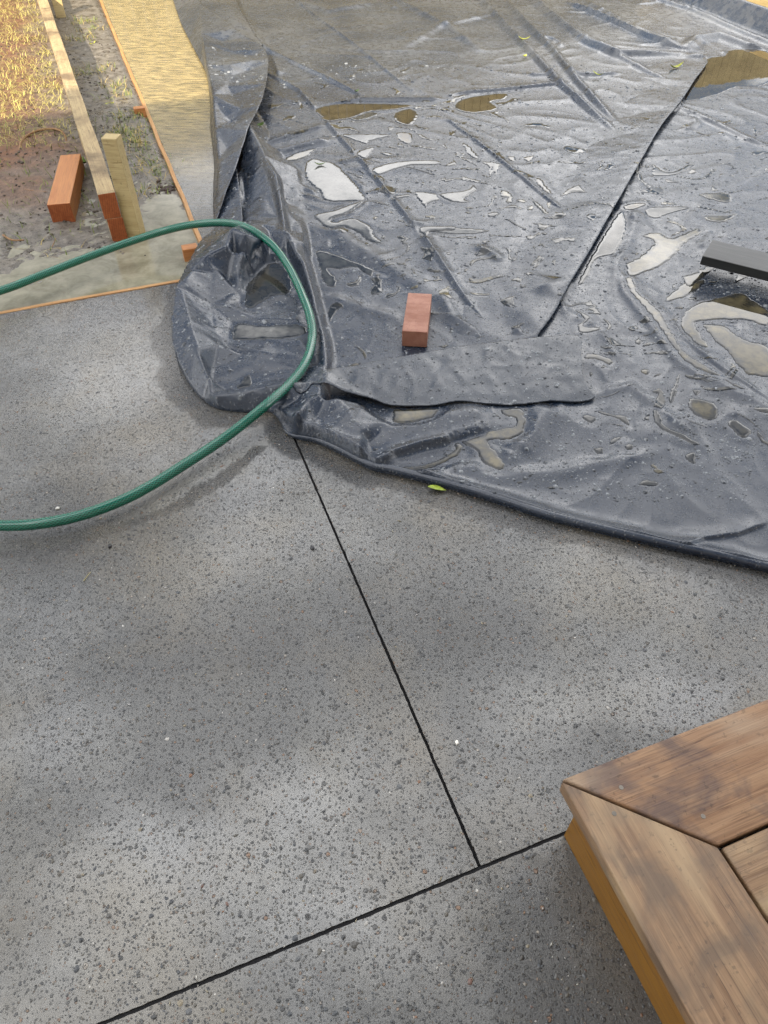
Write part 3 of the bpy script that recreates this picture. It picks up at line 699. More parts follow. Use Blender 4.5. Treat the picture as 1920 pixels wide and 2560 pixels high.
def cdt(points, edges):
    r = delaunay_2d_cdt([Vector(p[:2]) for p in points], edges, [], 0, 1e-6)
    vv = []
    for i, v_ in enumerate(r[0]):
        src = r[3][i]
        if src: vv.append((v_.x, v_.y, points[src[0]][2]))
        else:     # crossing point: nearest average
            ds = sorted(points, key=lambda p: (p[0] - v_.x) ** 2 + (p[1] - v_.y) ** 2)[:2]
            vv.append((v_.x, v_.y, (ds[0][2] + ds[1][2]) / 2))
    return vv, [f for f in r[2]]
def tri_eval(vv, tris, x, y):
    z = np.full(x.shape, np.nan)
    for f in tris:
        (ax, ay, az), (bx, by, bz), (cx, cy, cz) = vv[f[0]], vv[f[1]], vv[f[2]]
        m = (x >= min(ax, bx, cx)) & (x <= max(ax, bx, cx)) & (y >= min(ay, by, cy)) & (y <= max(ay, by, cy))
        if not m.any(): continue
        xx = x[m]; yy = y[m]; D = (by - cy) * (ax - cx) + (cx - bx) * (ay - cy)
        if abs(D) < 1e-12: continue
        l1 = ((by - cy) * (xx - cx) + (cx - bx) * (yy - cy)) / D; l2 = ((cy - ay) * (xx - cx) + (ax - cx) * (yy - cy)) / D; l3 = 1 - l1 - l2
        ok = (l1 > -1e-6) & (l2 > -1e-6) & (l3 > -1e-6)
        zz = z[m]; zz[ok] = (l1 * az + l2 * bz + l3 * cz)[ok]; z[m] = zz
    return z
def tri_smooth(vv, tris, x, y, r=.007):
    acc = np.zeros(x.shape); wt = np.zeros(x.shape)
    for dx, dy, ww in ((0, 0, 2), (r, 0, 1), (-r, 0, 1), (0, r, 1), (0, -r, 1), (r * .7, r * .7, 1), (-r * .7, r * .7, 1), (r * .7, -r * .7, 1), (-r * .7, -r * .7, 1), (2 * r, 0, .4), (-2 * r, 0, .4), (0, 2 * r, .4), (0, -2 * r, .4)):
        z = tri_eval(vv, tris, x + dx, y + dy); k = ~np.isnan(z)
        acc[k] += ww * z[k]; wt[k] += ww
    return np.where(wt > 0, acc / np.maximum(wt, 1e-9), np.nan)
PV, PT = cdt([NODES[k] for k in NK], [(NK.index(a), NK.index(b)) for a, b in CRE])
def crumple(vv, tr, nodes, edges, poly, n, amp, seed):
    g_ = np.random.default_rng(seed); xs_ = [p[0] for p in poly]; ys_ = [p[1] for p in poly]
    x_ = g_.uniform(min(xs_), max(xs_), n); y_ = g_.uniform(min(ys_), max(ys_), n); k_ = inside(x_, y_, poly); x_, y_ = x_[k_], y_[k_]
    dd_ = polydist(x_, y_, poly, True)[0]; z_ = tri_eval(vv, tr, x_, y_); k_ = ~np.isnan(z_) & (dd_ > .012); j_ = g_.uniform(-1, 1, len(x_)) * amp
    extra = [(float(a), float(b), float(max(.003, c + d))) for a, b, c, d in zip(x_[k_], y_[k_], z_[k_], j_[k_])]
    return cdt(nodes + extra, edges)
# the patch is limited to this outline so that the hull does not spread over the open sheet
PLIM = [NODES[k][:2] for k in ('o0', 'o1', 'o2', 'o3', 'o4', 'o5', 'o6', 'o7', 'o8', 'o9', 'o10', 'o11', 'o12', 'o13', 'k1', 'k2', 'k6', 'k7', 'k14', 'k16', 'k17', 'k11', 'g5', 'g4', 'g3', 'g2', 'g1', 'i6', 'i5', 'i3', 'i10', 'i9', 'i11', 'i12', 'h16', 'i15', 'h4', 'j1', 'j2')]

PV, PT = crumple(PV, PT, [NODES[k] for k in NK], [(NK.index(a), NK.index(b)) for a, b in CRE], PLIM, 260, .0055, 5)
def h_base(x, y):
    h = .004 + .0035 * fbm(x * 1.3 + 4, y * 1.3, 2, 11)
    wn_ = noise(x * 3.1 + 2 * noise(x * 1.1, y * 1.1, 3), y * 3.1, 21)
    h = h + .0035 * (1 - np.abs(wn_) * 2.4).clip(0, 1) ** 2
    wn2 = noise(x * 7.3 + 1.5 * noise(x * 2.1, y * 2.1, 33), y * 5.1, 41)
    h = h + .0007 * (1 - np.abs(wn2) * 3).clip(0, 1) ** 2
    for pts, amp, wd, kind in RIDGES:
        xs = [p[0] for p in pts]; ys = [p[1] for p in pts]; mg = wd * 4
        m = (x > min(xs) - mg) & (x < max(xs) + mg) & (y > min(ys) - mg) & (y < max(ys) + mg)
        if not m.any(): continue
        d, nx_, ny_, t, sg = polydist(x[m], y[m], pts)
        taper = sstep(-.02, .18, t) * sstep(1.02, .85, t)
        if kind == 'r': a = np.exp(-(d / wd) ** 2)
        else:       # sharp fold: steep on its right side, gentle on its left
            a = np.where(sg > 0, np.exp(-(d / (wd * 1.5)) ** 1.3), np.exp(-(d / (wd * .35)) ** 1.6))
        amp = amp * (.85 if kind == 's' and wd < .03 else 1)
        h[m] = h[m] + amp * a * (.25 + .75 * taper) * np.where(t <= 0, 0.6, 1)
    return h
def edge_roll(x, y, h):
    d, *_ = polydist(x, y, BOT)
    r = .012
    rise = np.where(d < r, np.sqrt(np.clip(1 - (1 - d / r) ** 2, 0, 1)), 1)
    hr = .019 * np.exp(-((np.maximum(d, r) - r) / .026) ** 1.5)
    return np.where(d < r, np.maximum(h, .001 + hr) * rise, h + hr * (d < .15))

PUD = []      # (world polygon, material key, z estimate, base name)
def pud(f, pts, mat='pale', z=.006, sheet=0): PUD.append(dict(poly=[p[:2] for p in spline([f(a, b, z) for a, b in pts], 4, True)], mat=mat, sheet=sheet))
pud(c4, [(650, 392), (740, 402), (788, 520), (755, 572), (660, 588), (535, 662), (508, 600), (522, 510), (590, 445)], 'clear', .010)
pud(c4, [(460, 742), (600, 758), (750, 750), (850, 757), (872, 800), (760, 832), (600, 838), (440, 845), (428, 810)], 'pale', .010)
pud(c4, [(460, 1110), (530, 1042), (550, 1105), (480, 1122)], 'pale', .008)
pud(c2, [(866, 962), (905, 938), (965, 950), (1040, 970), (1100, 1025), (1155, 1085), (1198, 1140), (1212, 1188), (1100, 1193), (975, 1188), (940, 1130), (900, 1100), (862, 1060), (858, 1000)], 'pale', .006)
pud(c2, [(730, 948), (800, 905), (900, 880), (930, 880), (900, 905), (870, 928), (800, 950)], 'milk', .006)
pud(c4, [(920, 90), (1040, 60), (1160, 15), (1200, 12), (1130, 72), (1022, 110), (1040, 132), (1140, 108), (1240, 150), (1272, 210), (1325, 262), (1225, 245), (1170, 195), (1080, 162), (1000, 170), (930, 130)], 'pale')
pud(c4, [(925, 318), (960, 298), (1120, 350), (1240, 400), (1335, 445), (1270, 425), (1250, 452), (1150, 398), (1060, 412), (990, 405), (1032, 452), (1050, 482), (1030, 516), (975, 500), (940, 400)], 'pale')
pud(c4, [(1180, 440), (1200, 460), (1180, 500), (1130, 515), (1105, 495), (1150, 480)], 'clear')
pud(c4, [(1410, 510), (1430, 520), (1405, 560), (1345, 585), (1350, 560), (1395, 545)], 'clear')
pud(c2, [(1080, 792), (1290, 790), (1370, 800), (1245, 832), (1225, 852), (1130, 822)], 'pale')
pud(c2, [(1165, 900), (1270, 870), (1215, 940)], 'clear')
pud(c2, [(1260, 1000), (1400, 962), (1560, 950), (1659, 958), (1640, 980), (1500, 980), (1380, 1010), (1290, 1040)], 'pale')
pud(c2, [(1510, 1132), (1659, 1150), (1670, 1180), (1590, 1200), (1585, 1242), (1545, 1200)], 'pale')
pud(c2, [(1530, 1350), (1620, 1340), (1740, 1342), (1740, 1362), (1600, 1372), (1590, 1400), (1560, 1395)], 'pale')
pud(c2, [(1380, 1165), (1470, 1150), (1478, 1165), (1400, 1178)], 'pale')
pud(c2, [(925, 645), (1050, 615), (1250, 612), (1500, 622), (1400, 648), (1240, 662), (1130, 700), (990, 718), (950, 690)], 'brown')
pud(c2, [(1090, 660), (1250, 655), (1290, 680), (1190, 710), (1110, 700)], 'pale')
pud(c2, [(1390, 670), (1480, 640), (1530, 680), (1480, 740), (1400, 720)], 'brown')
pud(c2, [(1400, 785), (1490, 790), (1480, 850), (1420, 835)], 'brown')
pud(c2, [(1300, 900), (1350, 900), (1385, 915), (1340, 925)], 'pale')
pud(c3, [(85, 520), (150, 490), (330, 470), (330, 500), (260, 515), (290, 550), (180, 572), (85, 555)], 'brown')
pud(c3, [(1235, 500), (1290, 390), (1345, 300), (1440, 280), (1480, 250), (1659, 260), (1700, 360), (1640, 430), (1500, 440), (1420, 472), (1350, 492), (1300, 505)], 'brown')
pud(c3, [(900, 1075), (945, 1110), (940, 1180), (885, 1280), (790, 1312), (740, 1416), (700, 1416)], 'clear')
pud(c3, [(1020, 1190), (1100, 1172), (1180, 1200), (1300, 1150), (1322, 1180), (1240, 1230), (1180, 1300), (1080, 1360), (960, 1395), (945, 1330), (1020, 1290), (1085, 1220)], 'milk')
pud(c3, [(1040, 1050), (1280, 1045), (1180, 1075), (1080, 1105)], 'clear')
pud(c3, [(1310, 980), (1440, 975), (1480, 1010), (1440, 1025), (1340, 1000)], 'milk')
pud(c3, [(1080, 830), (1160, 870), (1260, 830), (1290, 840), (1200, 880), (1080, 885), (1075, 850)], 'clear')
pud(c3, [(930, 1040), (1000, 1030), (1050, 1040), (980, 1065), (930, 1062)], 'brown')
pud(c3, [(480, 915), (510, 905), (560, 970), (580, 985), (530, 975)], 'brown')
pud(c3, [(340, 795), (385, 795), (370, 825)], 'brown')
pud(c3, [(420, 800), (480, 785), (450, 820)], 'brown')
pud(c3, [(110, 725), (145, 735), (195, 790), (180, 805), (140, 780)], 'pale')
pud(c3, [(0, 980), (60, 970), (130, 960), (170, 935), (185, 960), (130, 1000), (150, 1020), (90, 1025), (20, 1005)], 'pale')
pud(c3, [(240, 1075), (290, 1070), (300, 1085), (250, 1095)], 'pale')
pud(c3, [(0, 1150), (120, 1150), (255, 1162), (180, 1180), (20, 1180), (-60, 1165)], 'pale')
pud(c3, [(500, 1260), (530, 1290), (560, 1300), (530, 1310), (505, 1290)], 'pale')
pud(c3, [(305, 965), (340, 965), (370, 990), (365, 1025), (330, 1020), (340, 1000), (305, 995)], 'milk')
pud(c3, [(450, 990), (480, 1010), (560, 1080), (540, 1085), (490, 1050)], 'milk')
pud(c3, [(1340, 1090), (1440, 1090), (1500, 1080), (1450, 1120), (1360, 1120)], 'milk')
pud(c3, [(1230, 1400), (1300, 1370), (1340, 1345), (1400, 1340), (1320, 1410), (1260, 1450)], 'milk')
pud(c5, [(1340, 110), (1420, 80), (1550, 50), (1600, 80), (1659, 120), (1659, 185), (1560, 160), (1400, 165), (1365, 182), (1418, 268), (1385, 268), (1330, 222), (1303, 180), (1315, 140)], 'milk')
pud(c5, [(1398, 180), (1480, 185), (1560, 240), (1659, 270), (1700, 380), (1610, 390), (1560, 370), (1500, 300), (1430, 230)], 'milk')
pud(c5, [(1240, 80), (1280, 40), (1330, 5), (1400, -5), (1395, 22), (1330, 60), (1270, 82)], 'milk')
pud(c5, [(1330, 490), (1380, 485), (1450, 512), (1450, 560), (1410, 575), (1350, 542)], 'milk')
pud(c5, [(1600, 530), (1659, 528), (1680, 560), (1612, 546)], 'milk')
pud(c5, [(1080, 0), (1110, 0), (1130, 55), (1215, 130), (1262, 212), (1318, 295), (1400, 352), (1472, 398), (1400, 382), (1320, 335), (1262, 265), (1205, 180), (1142, 105), (1092, 45)], 'milk')
pud(c5, [(1483, 412), (1560, 448), (1540, 452), (1490, 425)], 'milk')
pud(c5, [(1185, 535), (1212, 540), (1242, 595), (1330, 638), (1380, 668), (1355, 675), (1285, 642), (1210, 602)], 'clear')
pud(c5, [(1500, 572), (1545, 580), (1590, 615), (1560, 650), (1500, 600)], 'clear')
pud(c5, [(870, 122), (920, 140), (938, 160), (905, 188), (975, 193), (975, 205), (905, 218), (882, 192), (912, 162)], 'pale')
pud(c5, [(905, 320), (930, 300), (1020, 320), (1015, 350), (980, 330), (940, 325)], 'milk')
pud(c5, [(668, 105), (750, 45), (850, 12), (805, 58), (740, 100), (700, 142), (670, 135)], 'pale', .012)
pud(c5, [(1130, 230), (1145, 240), (1140, 262), (1120, 255)], 'milk')
pud(c5, [(1145, 365), (1175, 365), (1180, 385), (1155, 385)], 'milk')
pud(c5, [(1355, 450), (1385, 452), (1375, 472), (1358, 468)], 'milk')
pud(c5, [(1265, 440), (1295, 385), (1300, 400), (1285, 470), (1262, 505), (1255, 470)], 'clear')
pud(c5, [(905, 560), (925, 550), (970, 560), (940, 585)], 'clear')
pud(c5, [(965, 530), (1040, 545), (1085, 555), (1095, 590), (1050, 565), (990, 550)], 'clear')
pud(c5, [(1010, 670), (1035, 640), (1070, 635), (1040, 660)], 'pale')
pud(c5, [(1130, 825), (1170, 812), (1215, 822), (1200, 838), (1140, 835)], 'clear')
pud(c5, [(945, 680), (985, 675), (990, 700), (960, 705)], 'clear')
pud(c5, [(1075, 670), (1115, 668), (1115, 690), (1085, 692)], 'clear')
pud(c5, [(1320, 720), (1360, 700), (1365, 740), (1345, 745)], 'clear')
# on the fold in front and by the strip
pud(c5, [(140, 512), (200, 512), (300, 510), (325, 512), (288, 550), (200, 571), (140, 570), (132, 552)], 'milk', .022)
pud(c5, [(578, 520), (655, 518), (674, 570), (657, 620), (600, 646), (522, 652), (560, 700), (592, 752), (584, 771), (540, 765), (500, 738), (462, 682), (415, 652), (460, 640), (560, 602), (625, 588), (632, 560), (580, 542)], 'milk', .012)
pud(c5, [(385, 660), (415, 668), (402, 702), (330, 745), (220, 770), (110, 766), (190, 755), (275, 742), (372, 702)], 'milk', .010)

def h_raw(x, y):
    h = h_base(x, y)
    m = inside(x, y, PLIM)
    if m.any():
        z = tri_smooth(PV, PT, x[m], y[m], .0042); hb = h[m]
        d, *_ = polydist(x[m], y[m], PLIM[PLIM.index(NODES['k7'][:2]):PLIM.index(NODES['i10'][:2]) + 1])
        wgt = sstep(0, .035, d)
        cr_ = (1 - np.abs(noise(x[m] * 22, y[m] * 14, 71)) * 4).clip(0, 1) * .0002 + (1 - np.abs(noise(x[m] * 11 + 3, y[m] * 17, 72)) * 4).clip(0, 1) * .0007
        z = np.where(np.isnan(z), hb, z + cr_)
        h[m] = z * wgt + hb * (1 - wgt)
    return edge_roll(x, y, h)
for q in PUD:
    a = np.array(q['poly']); hv = h_raw(a[:, 0], a[:, 1]); q['lvl'] = float(np.percentile(hv, 40))
    q['bb'] = (a[:, 0].min(), a[:, 0].max(), a[:, 1].min(), a[:, 1].max())
def pud_sd(q, x, y):
    d, *_ = polydist(x, y, q['poly'], True)
    s = np.where(inside(x, y, q['poly']), d, -d)
    return s + .0055 * fbm(x * 26, y * 34, 3, 91)
def h_main(x, y):
    shp = x.shape; x = x.ravel(); y = y.ravel()
    h = h_raw(x, y)
    for q in PUD:
        a, b, c, d = q['bb']; m = (x > a - .05) & (x < b + .05) & (y > c - .05) & (y < d + .05)
        if not m.any(): continue
        s = pud_sd(q, x[m], y[m]); ww = sstep(-.035, 0, s)
        h[m] = h[m] * (1 - ww) + (q['lvl'] - .0012 * sstep(-.002, .01, s)) * ww
    return h.reshape(shp)

# fan-shaped tessellation of the sheet: finer where it is nearer
NXG, NYG = 720, 760
ty = np.linspace(0, 1, NYG); ys = 1.0 * (7.4 / 1.0) ** ty
tx = np.linspace(-1, 1, NXG)
Yg = np.repeat(ys[:, None], NXG, 1); Xg = tx[None, :] * (.55 + .62 * ys[:, None]) + .12 * ys[:, None]
step = np.maximum(np.gradient(ys)[:, None] + 0 * Xg, np.gradient(Xg, axis=1))
tv, tq = clip_grid(Xg, Yg, h_main, OUTS, step)
# skirt down to the slab
from collections import Counter
e = np.concatenate([tq[:, [0, 1]], tq[:, [1, 2]], tq[:, [2, 3]], tq[:, [3, 0]]]); es = np.sort(e, 1)
key = es[:, 0].astype(np.int64) * len(tv) + es[:, 1]; un, inv, cnt = np.unique(key, return_inverse=True, return_counts=True)
be = e[cnt[inv] == 1]; bv = np.unique(be); mp_ = {int(v_): len(tv) + i for i, v_ in enumerate(bv)}
low = tv[bv].copy(); low[:, 2] = .0008
sk = np.array([(b, a, mp_[int(a)], mp_[int(b)]) for a, b in be])
tv2 = np.concatenate([tv, low]); tq2 = np.concatenate([tq, sk])
sheet = empty('plastic_sheet', (1, 3, 0)); tag(sheet, 'huge black plastic ground sheet, folded and crumpled, wet with beads and puddles', 'plastic sheet')
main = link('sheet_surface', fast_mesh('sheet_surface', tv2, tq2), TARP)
main.parent = sheet; main.matrix_parent_inverse = Matrix.Translation((-1, -3, 0))

hp = []
for i_, p_ in enumerate(BOT[4:]):
    a_, b_ = BOT[4:][max(i_ - 1, 0)], BOT[4:][min(i_ + 1, len(BOT) - 5)]; dx_, dy_ = b_[0] - a_[0], b_[1] - a_[1]; l_ = math.hypot(dx_, dy_)
    rr_ = .0115 * min(1, .35 + i_ / 18)
    hp.append((p_[0] - dy_ / l_ * rr_ * .75, p_[1] + dx_ / l_ * rr_ * .75, rr_ + .001, rr_))
# --- overlying folds ---------------------------------------------------
def add_sheet(name, outline, inner, creases, st, jag=.0015, nz=.004, thick=.0022, freq=12, closed_spline=3, floor=-.012, crum=None, mat=None):
    """a loose layer: outline and inner nodes carry their own heights"""
    out3 = spline(outline, closed_spline, True); poly = [p[:2] for p in out3]
    rj = np.array(poly); 
    j = noise(rj[:, 0] * 60, rj[:, 1] * 60, 55) * jag
    poly = [(p[0] + j[i], p[1] + j[i]) for i, p in enumerate(poly)]
    nodes = [tuple(p) for p in out3] + list(inner); no = len(out3)
    vv, tr = cdt(nodes, [(i, (i + 1) % no) for i in range(no)] + [(no + a, no + b) for a, b in creases])
    if crum: vv, tr = crumple(vv, tr, nodes, [(i, (i + 1) % no) for i in range(no)] + [(no + a, no + b) for a, b in creases], poly, crum[0], crum[1], 9)
    xs = np.arange(min(p[0] for p in poly) - st, max(p[0] for p in poly) + 2 * st, st); ysl = np.arange(min(p[1] for p in poly) - st, max(p[1] for p in poly) + 2 * st, st)
    X, Y = np.meshgrid(xs, ysl)
    def zf(x, y):
        z = tri_smooth(vv, tr, x, y, .008)
        n0 = len(z); bad = np.isnan(z)
        if bad.any():
            for i in np.where(bad)[0]:
                dd = [(p[0] - x[i]) ** 2 + (p[1] - y[i]) ** 2 for p in nodes]; z[i] = nodes[int(np.argmin(dd))][2]
        d, *_ = polydist(x, y, poly, True)
        wv = (1 - np.abs(noise(x * freq, y * freq * .6, 77)) * 3).clip(0, 1)
        z = z + nz * .5 * wv * sstep(0, .04, d) + .0006 * noise(x * 25, y * 25, 78)
        lowest = h_main(x, y)
        hid = z < lowest - .002
        return z, lowest
    def zf2(x, y):
        z, lo = zf(x, y)
        return np.maximum(z, lo + floor)
    v_, q = clip_grid(X, Y, zf2, poly, st)
    me = fast_mesh(name, v_, q); o = link(name, me, mat or TARP)
    md = o.modifiers.new('Solidify', 'SOLIDIFY'); md.thickness = thick; md.offset = -1
    o.parent = sheet; o.matrix_parent_inverse = Matrix.Translation((-1, -3, 0))
    return dict(poly=poly, zf=zf2, obj=o)

hm = lambda p, dz: (p[0], p[1], float(h_main(np.array([p[0]]), np.array([p[1]]))[0]) + dz)
# 1 the long turned-over strip at the left
FLAP_D = add_sheet('turned_over_fold',
    [c2(70, -60, .02), c2(180, -50, .06), c2(250, 25, .09), c2(300, 60, .10), c2(400, 130, .10), c2(480, 195, .095), c2(600, 268, .085), c2(638, 340, .09), c2(635, 450, .10), c2(600, 600, .11), c2(530, 738, .115), c2(490, 860, .11), c2(448, 990, .10), c2(390, 1130, .08), c2(332, 1292, .06), c2(318, 1285, .03),
     c2(316, 1150, .02), c2(320, 960, .012), c2(298, 760, .012), c2(296, 580, .012), c2(268, 430, .012), c2(200, 290, .012), c2(125, 140, .012), c2(85, 20, .012)],
    [c2(240, 60, .10), c2(250, 200, .10), c2(275, 380, .10), c2(310, 560, .10), c2(325, 760, .09), c2(345, 960, .08), c2(345, 1150, .06),
     c2(380, 250, .07), c2(420, 380, .105), c2(520, 420, .075), c2(420, 445, .088), c2(560, 470, .085), c2(430, 560, .07), c2(420, 720, .055), c2(400, 880, .065), c2(470, 640, .085), c2(440, 300, .085), c2(540, 330, .075)],
    [(0, 1), (1, 2), (2, 3), (3, 4), (4, 5), (5, 6), (8, 9), (10, 11), (10, 2), (10, 3)], .0075, nz=.0022, freq=9, crum=(110, .007))
# 2 second layer of the strip, from the top edge
FLAP_D2 = add_sheet('turned_over_fold',
    [c2(230, -60, .05), c2(420, -60, .05), c2(470, 40, .05), c2(560, 200, .04), c2(605, 268, .03), c2(480, 205, .065), c2(400, 140, .07), c2(300, 75, .075), c2(240, 30, .075), c2(180, -50, .07)],
    [c2(400, 20, .075), c2(470, 130, .07)], [(0, 1)], .0085, nz=.0022, freq=9)
# 3 lower tongue of the strip behind the hose
FLAP_D3 = add_sheet('turned_over_fold',
    [c2(448, 990, .07), c2(470, 1120, .07), c2(486, 1260, .075), c2(478, 1325, .075), c2(400, 1340, .06), c2(330, 1310, .045), c2(345, 1230, .04), c2(380, 1150, .045), c2(415, 1080, .055)],
    [c2(430, 1180, .062)], [], .006, nz=.004)
# 4 short strip lying in front
FLAP_C = add_sheet('corner_strip',
    [c4(870, 1185, .006), c4(905, 1120, .022), c4(955, 1078, .055), c4(1000, 1082, .058), c4(1060, 1112, .05), c4(1150, 1142, .042), c4(1260, 1175, .03), c4(1380, 1215, .024), c5(300, 508, .020), c5(400, 490, .020), c5(500, 500, .017), c5(600, 506, .016), c5(700, 500, .016), c5(780, 489, .018), c5(880, 496, .012), c5(950, 482, .014), c5(952, 460, .018), c5(930, 440, .020), c5(906, 390, .024), c5(900, 300, .030), c5(891, 226, .035),
     c5(780, 228, .036), c5(650, 240, .034), c5(500, 258, .032), c5(400, 270, .032), c5(250, 295, .034), c5(80, 325, .036), c5(0, 343, .038), c4(980, 1000, .045), c4(900, 1020, .036), c4(830, 1080, .022), c4(800, 1180, .006)],
    [c4(975, 1035, .058), c4(1100, 1080, .036), c5(200, 400, .030), c5(400, 380, .027), c5(600, 370, .025), c5(800, 350, .026), c4(905, 1080, .035)], [(0, 1), (0, 6)], .005, nz=.003, thick=.004, floor=.004, crum=(40, .0025), mat=TARP2)
# 5 the long diagonal fold whose open edge faces right
LIP = [c3(1345, 290, .020), c3(1290, 400, .034), c3(1210, 520, .040), c3(1120, 630, .042), c3(1010, 820, .042), c3(930, 960, .040), c3(850, 1100, .038), c3(760, 1260, .036), c3(665, 1416, .033), c5(790, 130, .030), c5(722, 222, .026), c5(690, 285, .004)]
def off(p, dx, dz): q = (p[0] + dx * V[0], p[1] + dx * V[1]); return hm(q, dz)
back = [off(p, -.46, -.007) for p in LIP][::-1]
mid = [off(p, -.09, .026 if p[1] > 2.3 else .010) for p in LIP[1:-1]] + [off(p, -.18, .012 if p[1] > 2.3 else .004) for p in LIP[1:-1]] + [off(p, -.28, .004) for p in LIP[1:-1]] + [off(p, -.38, -.001) for p in LIP[1:-1]]
FLAP_B = add_sheet('long_fold', LIP + back, mid, [], .0095, nz=.004, thick=.003, freq=5)
FL = [FLAP_B, FLAP_C, FLAP_D, FLAP_D2, FLAP_D3]
def top_z(x, y):
    z = h_main(x, y)
    for f in FL:
        m = inside(x, y, f['poly'])
        if m.any():
            zz = f['zf'](x[m], y[m]); z[m] = np.maximum(z[m], zz)
    return z

# --- puddles on the sheet ---------------------------------------------
WM = dict(pale=W_PALE, clear=W_CLEAR, milk=W_MILK, brown=W_BROWN)
for q in PUD:
    a, b, c, d = q['bb']; st = .0045 if c < 2.4 else .008
    xs = np.arange(a - .02, b + .02, st); yl = np.arange(c - .02, d + .02, st)
    X, Y = np.meshgrid(xs, yl); s = pud_sd(q, X.ravel(), Y.ravel())
    z = q['lvl'] + np.where(s > 0, .0012 * np.sqrt(np.clip(s / .007, 0, 1)), np.maximum(s * 1.5, -.006)) - .0004
    n_ = len(xs); i = np.arange(len(yl) - 1)[:, None] * n_ + np.arange(n_ - 1)[None, :]
    f = np.stack([i, i + 1, i + n_ + 1, i + n_], -1).reshape(-1, 4); f = f[(s[f] > -.001).any(1)]
    if not len(f): continue
    pm_ = fast_mesh('puddle', np.stack([X.ravel(), Y.ravel(), z], -1), f); da = pm_.attributes.new('depth', 'FLOAT', 'POINT'); da.data.foreach_set('value', np.clip(s / .032, 0, 1).astype(np.float32))
    o = link('puddle', pm_, WM[q['mat']]); tag(o, kind='structure')

# small pools and rivulets
def rivulets():
    NX2, NY2 = 620, 620
    t2 = np.linspace(0, 1, NY2); yy = 1.35 * (5.4 / 1.35) ** t2
    Y = np.repeat(yy[:, None], NX2, 1); X = np.linspace(-.28, 1, NX2)[None, :] * (.25 + .56 * yy[:, None])
    x = X.ravel(); y = Y.ravel()
    def zone(a, r):
        p = P(*a); return np.exp(-(((x - p[0]) / r[0]) ** 2 + ((y - p[1]) / r[1]) ** 2))
    mk = zone((1000, 360), (.55, .8)) + .8 * zone((1180, 600), (.4, .5)) + .9 * zone((1720, 520), (.55, .7)) + .6 * zone((1500, 900), (.4, .35)) + .75 * zone((1750, 900), (.3, .4)) + .55 * zone((960, 280), (.6, .5)) + .45 * zone((1250, 430), (.5, .9))
    nn = fbm(x * 9 + 2 * noise(x * 5, y * 5, 61), y * 13 + 2 * noise(x * 5 + 9, y * 5, 62), 3, 63)
    fld = nn - (.70 - .36 * np.clip(mk, 0, 1))
    for q in PUD:
        a, b, c, d = q['bb']; m = (x > a - .03) & (x < b + .03) & (y > c - .03) & (y < d + .03)
        if m.any(): fld[m] = np.where(pud_sd(q, x[m], y[m]) > -.012, -1, fld[m])
    for f in (FLAP_C, FLAP_D, FLAP_D2, FLAP_D3): fld = np.where(inside(x, y, f['poly']), -1, fld)
    fld = np.where(inside(x, y, PLIM) | ~inside(x, y, OUTS), -1, fld)
    fld = np.where(np.abs(x - P(1035, 0)[0]) < -1, -1, fld)
    z = np.full(x.shape, -.02); m = fld > -.12; z[m] = top_z(x[m], y[m]) + np.where(fld[m] > 0, .0012 * np.sqrt(np.clip(fld[m] / .12, 0, 1)) + .0002, fld[m] * .05)
    i = np.arange(NY2 - 1)[:, None] * NX2 + np.arange(NX2 - 1)[None, :]
    f = np.stack([i, i + 1, i + NX2 + 1, i + NX2], -1).reshape(-1, 4)
    f = f[(fld[f] > 0).any(1) & (fld[f] > -.12).all(1)]
    used = np.unique(f); mp2 = np.full(len(x), -1); mp2[used] = np.arange(len(used))
    me = fast_mesh('rain_pools', np.stack([x, y, z], -1)[used], mp2[f])
    me.materials.append(W_CLEAR); me.materials.append(W_MILK); da = me.attributes.new('depth', 'FLOAT', 'POINT'); da.data.foreach_set('value', np.clip(fld[used] / .35, 0, 1).astype(np.float32))
    cx = x[f].mean(1); cy = y[f].mean(1)
    mi = (noise(cx * 2.2, cy * 2.2, 88) > .28).astype(np.int32)
    me.polygons.foreach_set('material_index', mi)
    return fld, me
_, rm = rivulets(); tag(link('rain_pools', rm), kind='stuff')

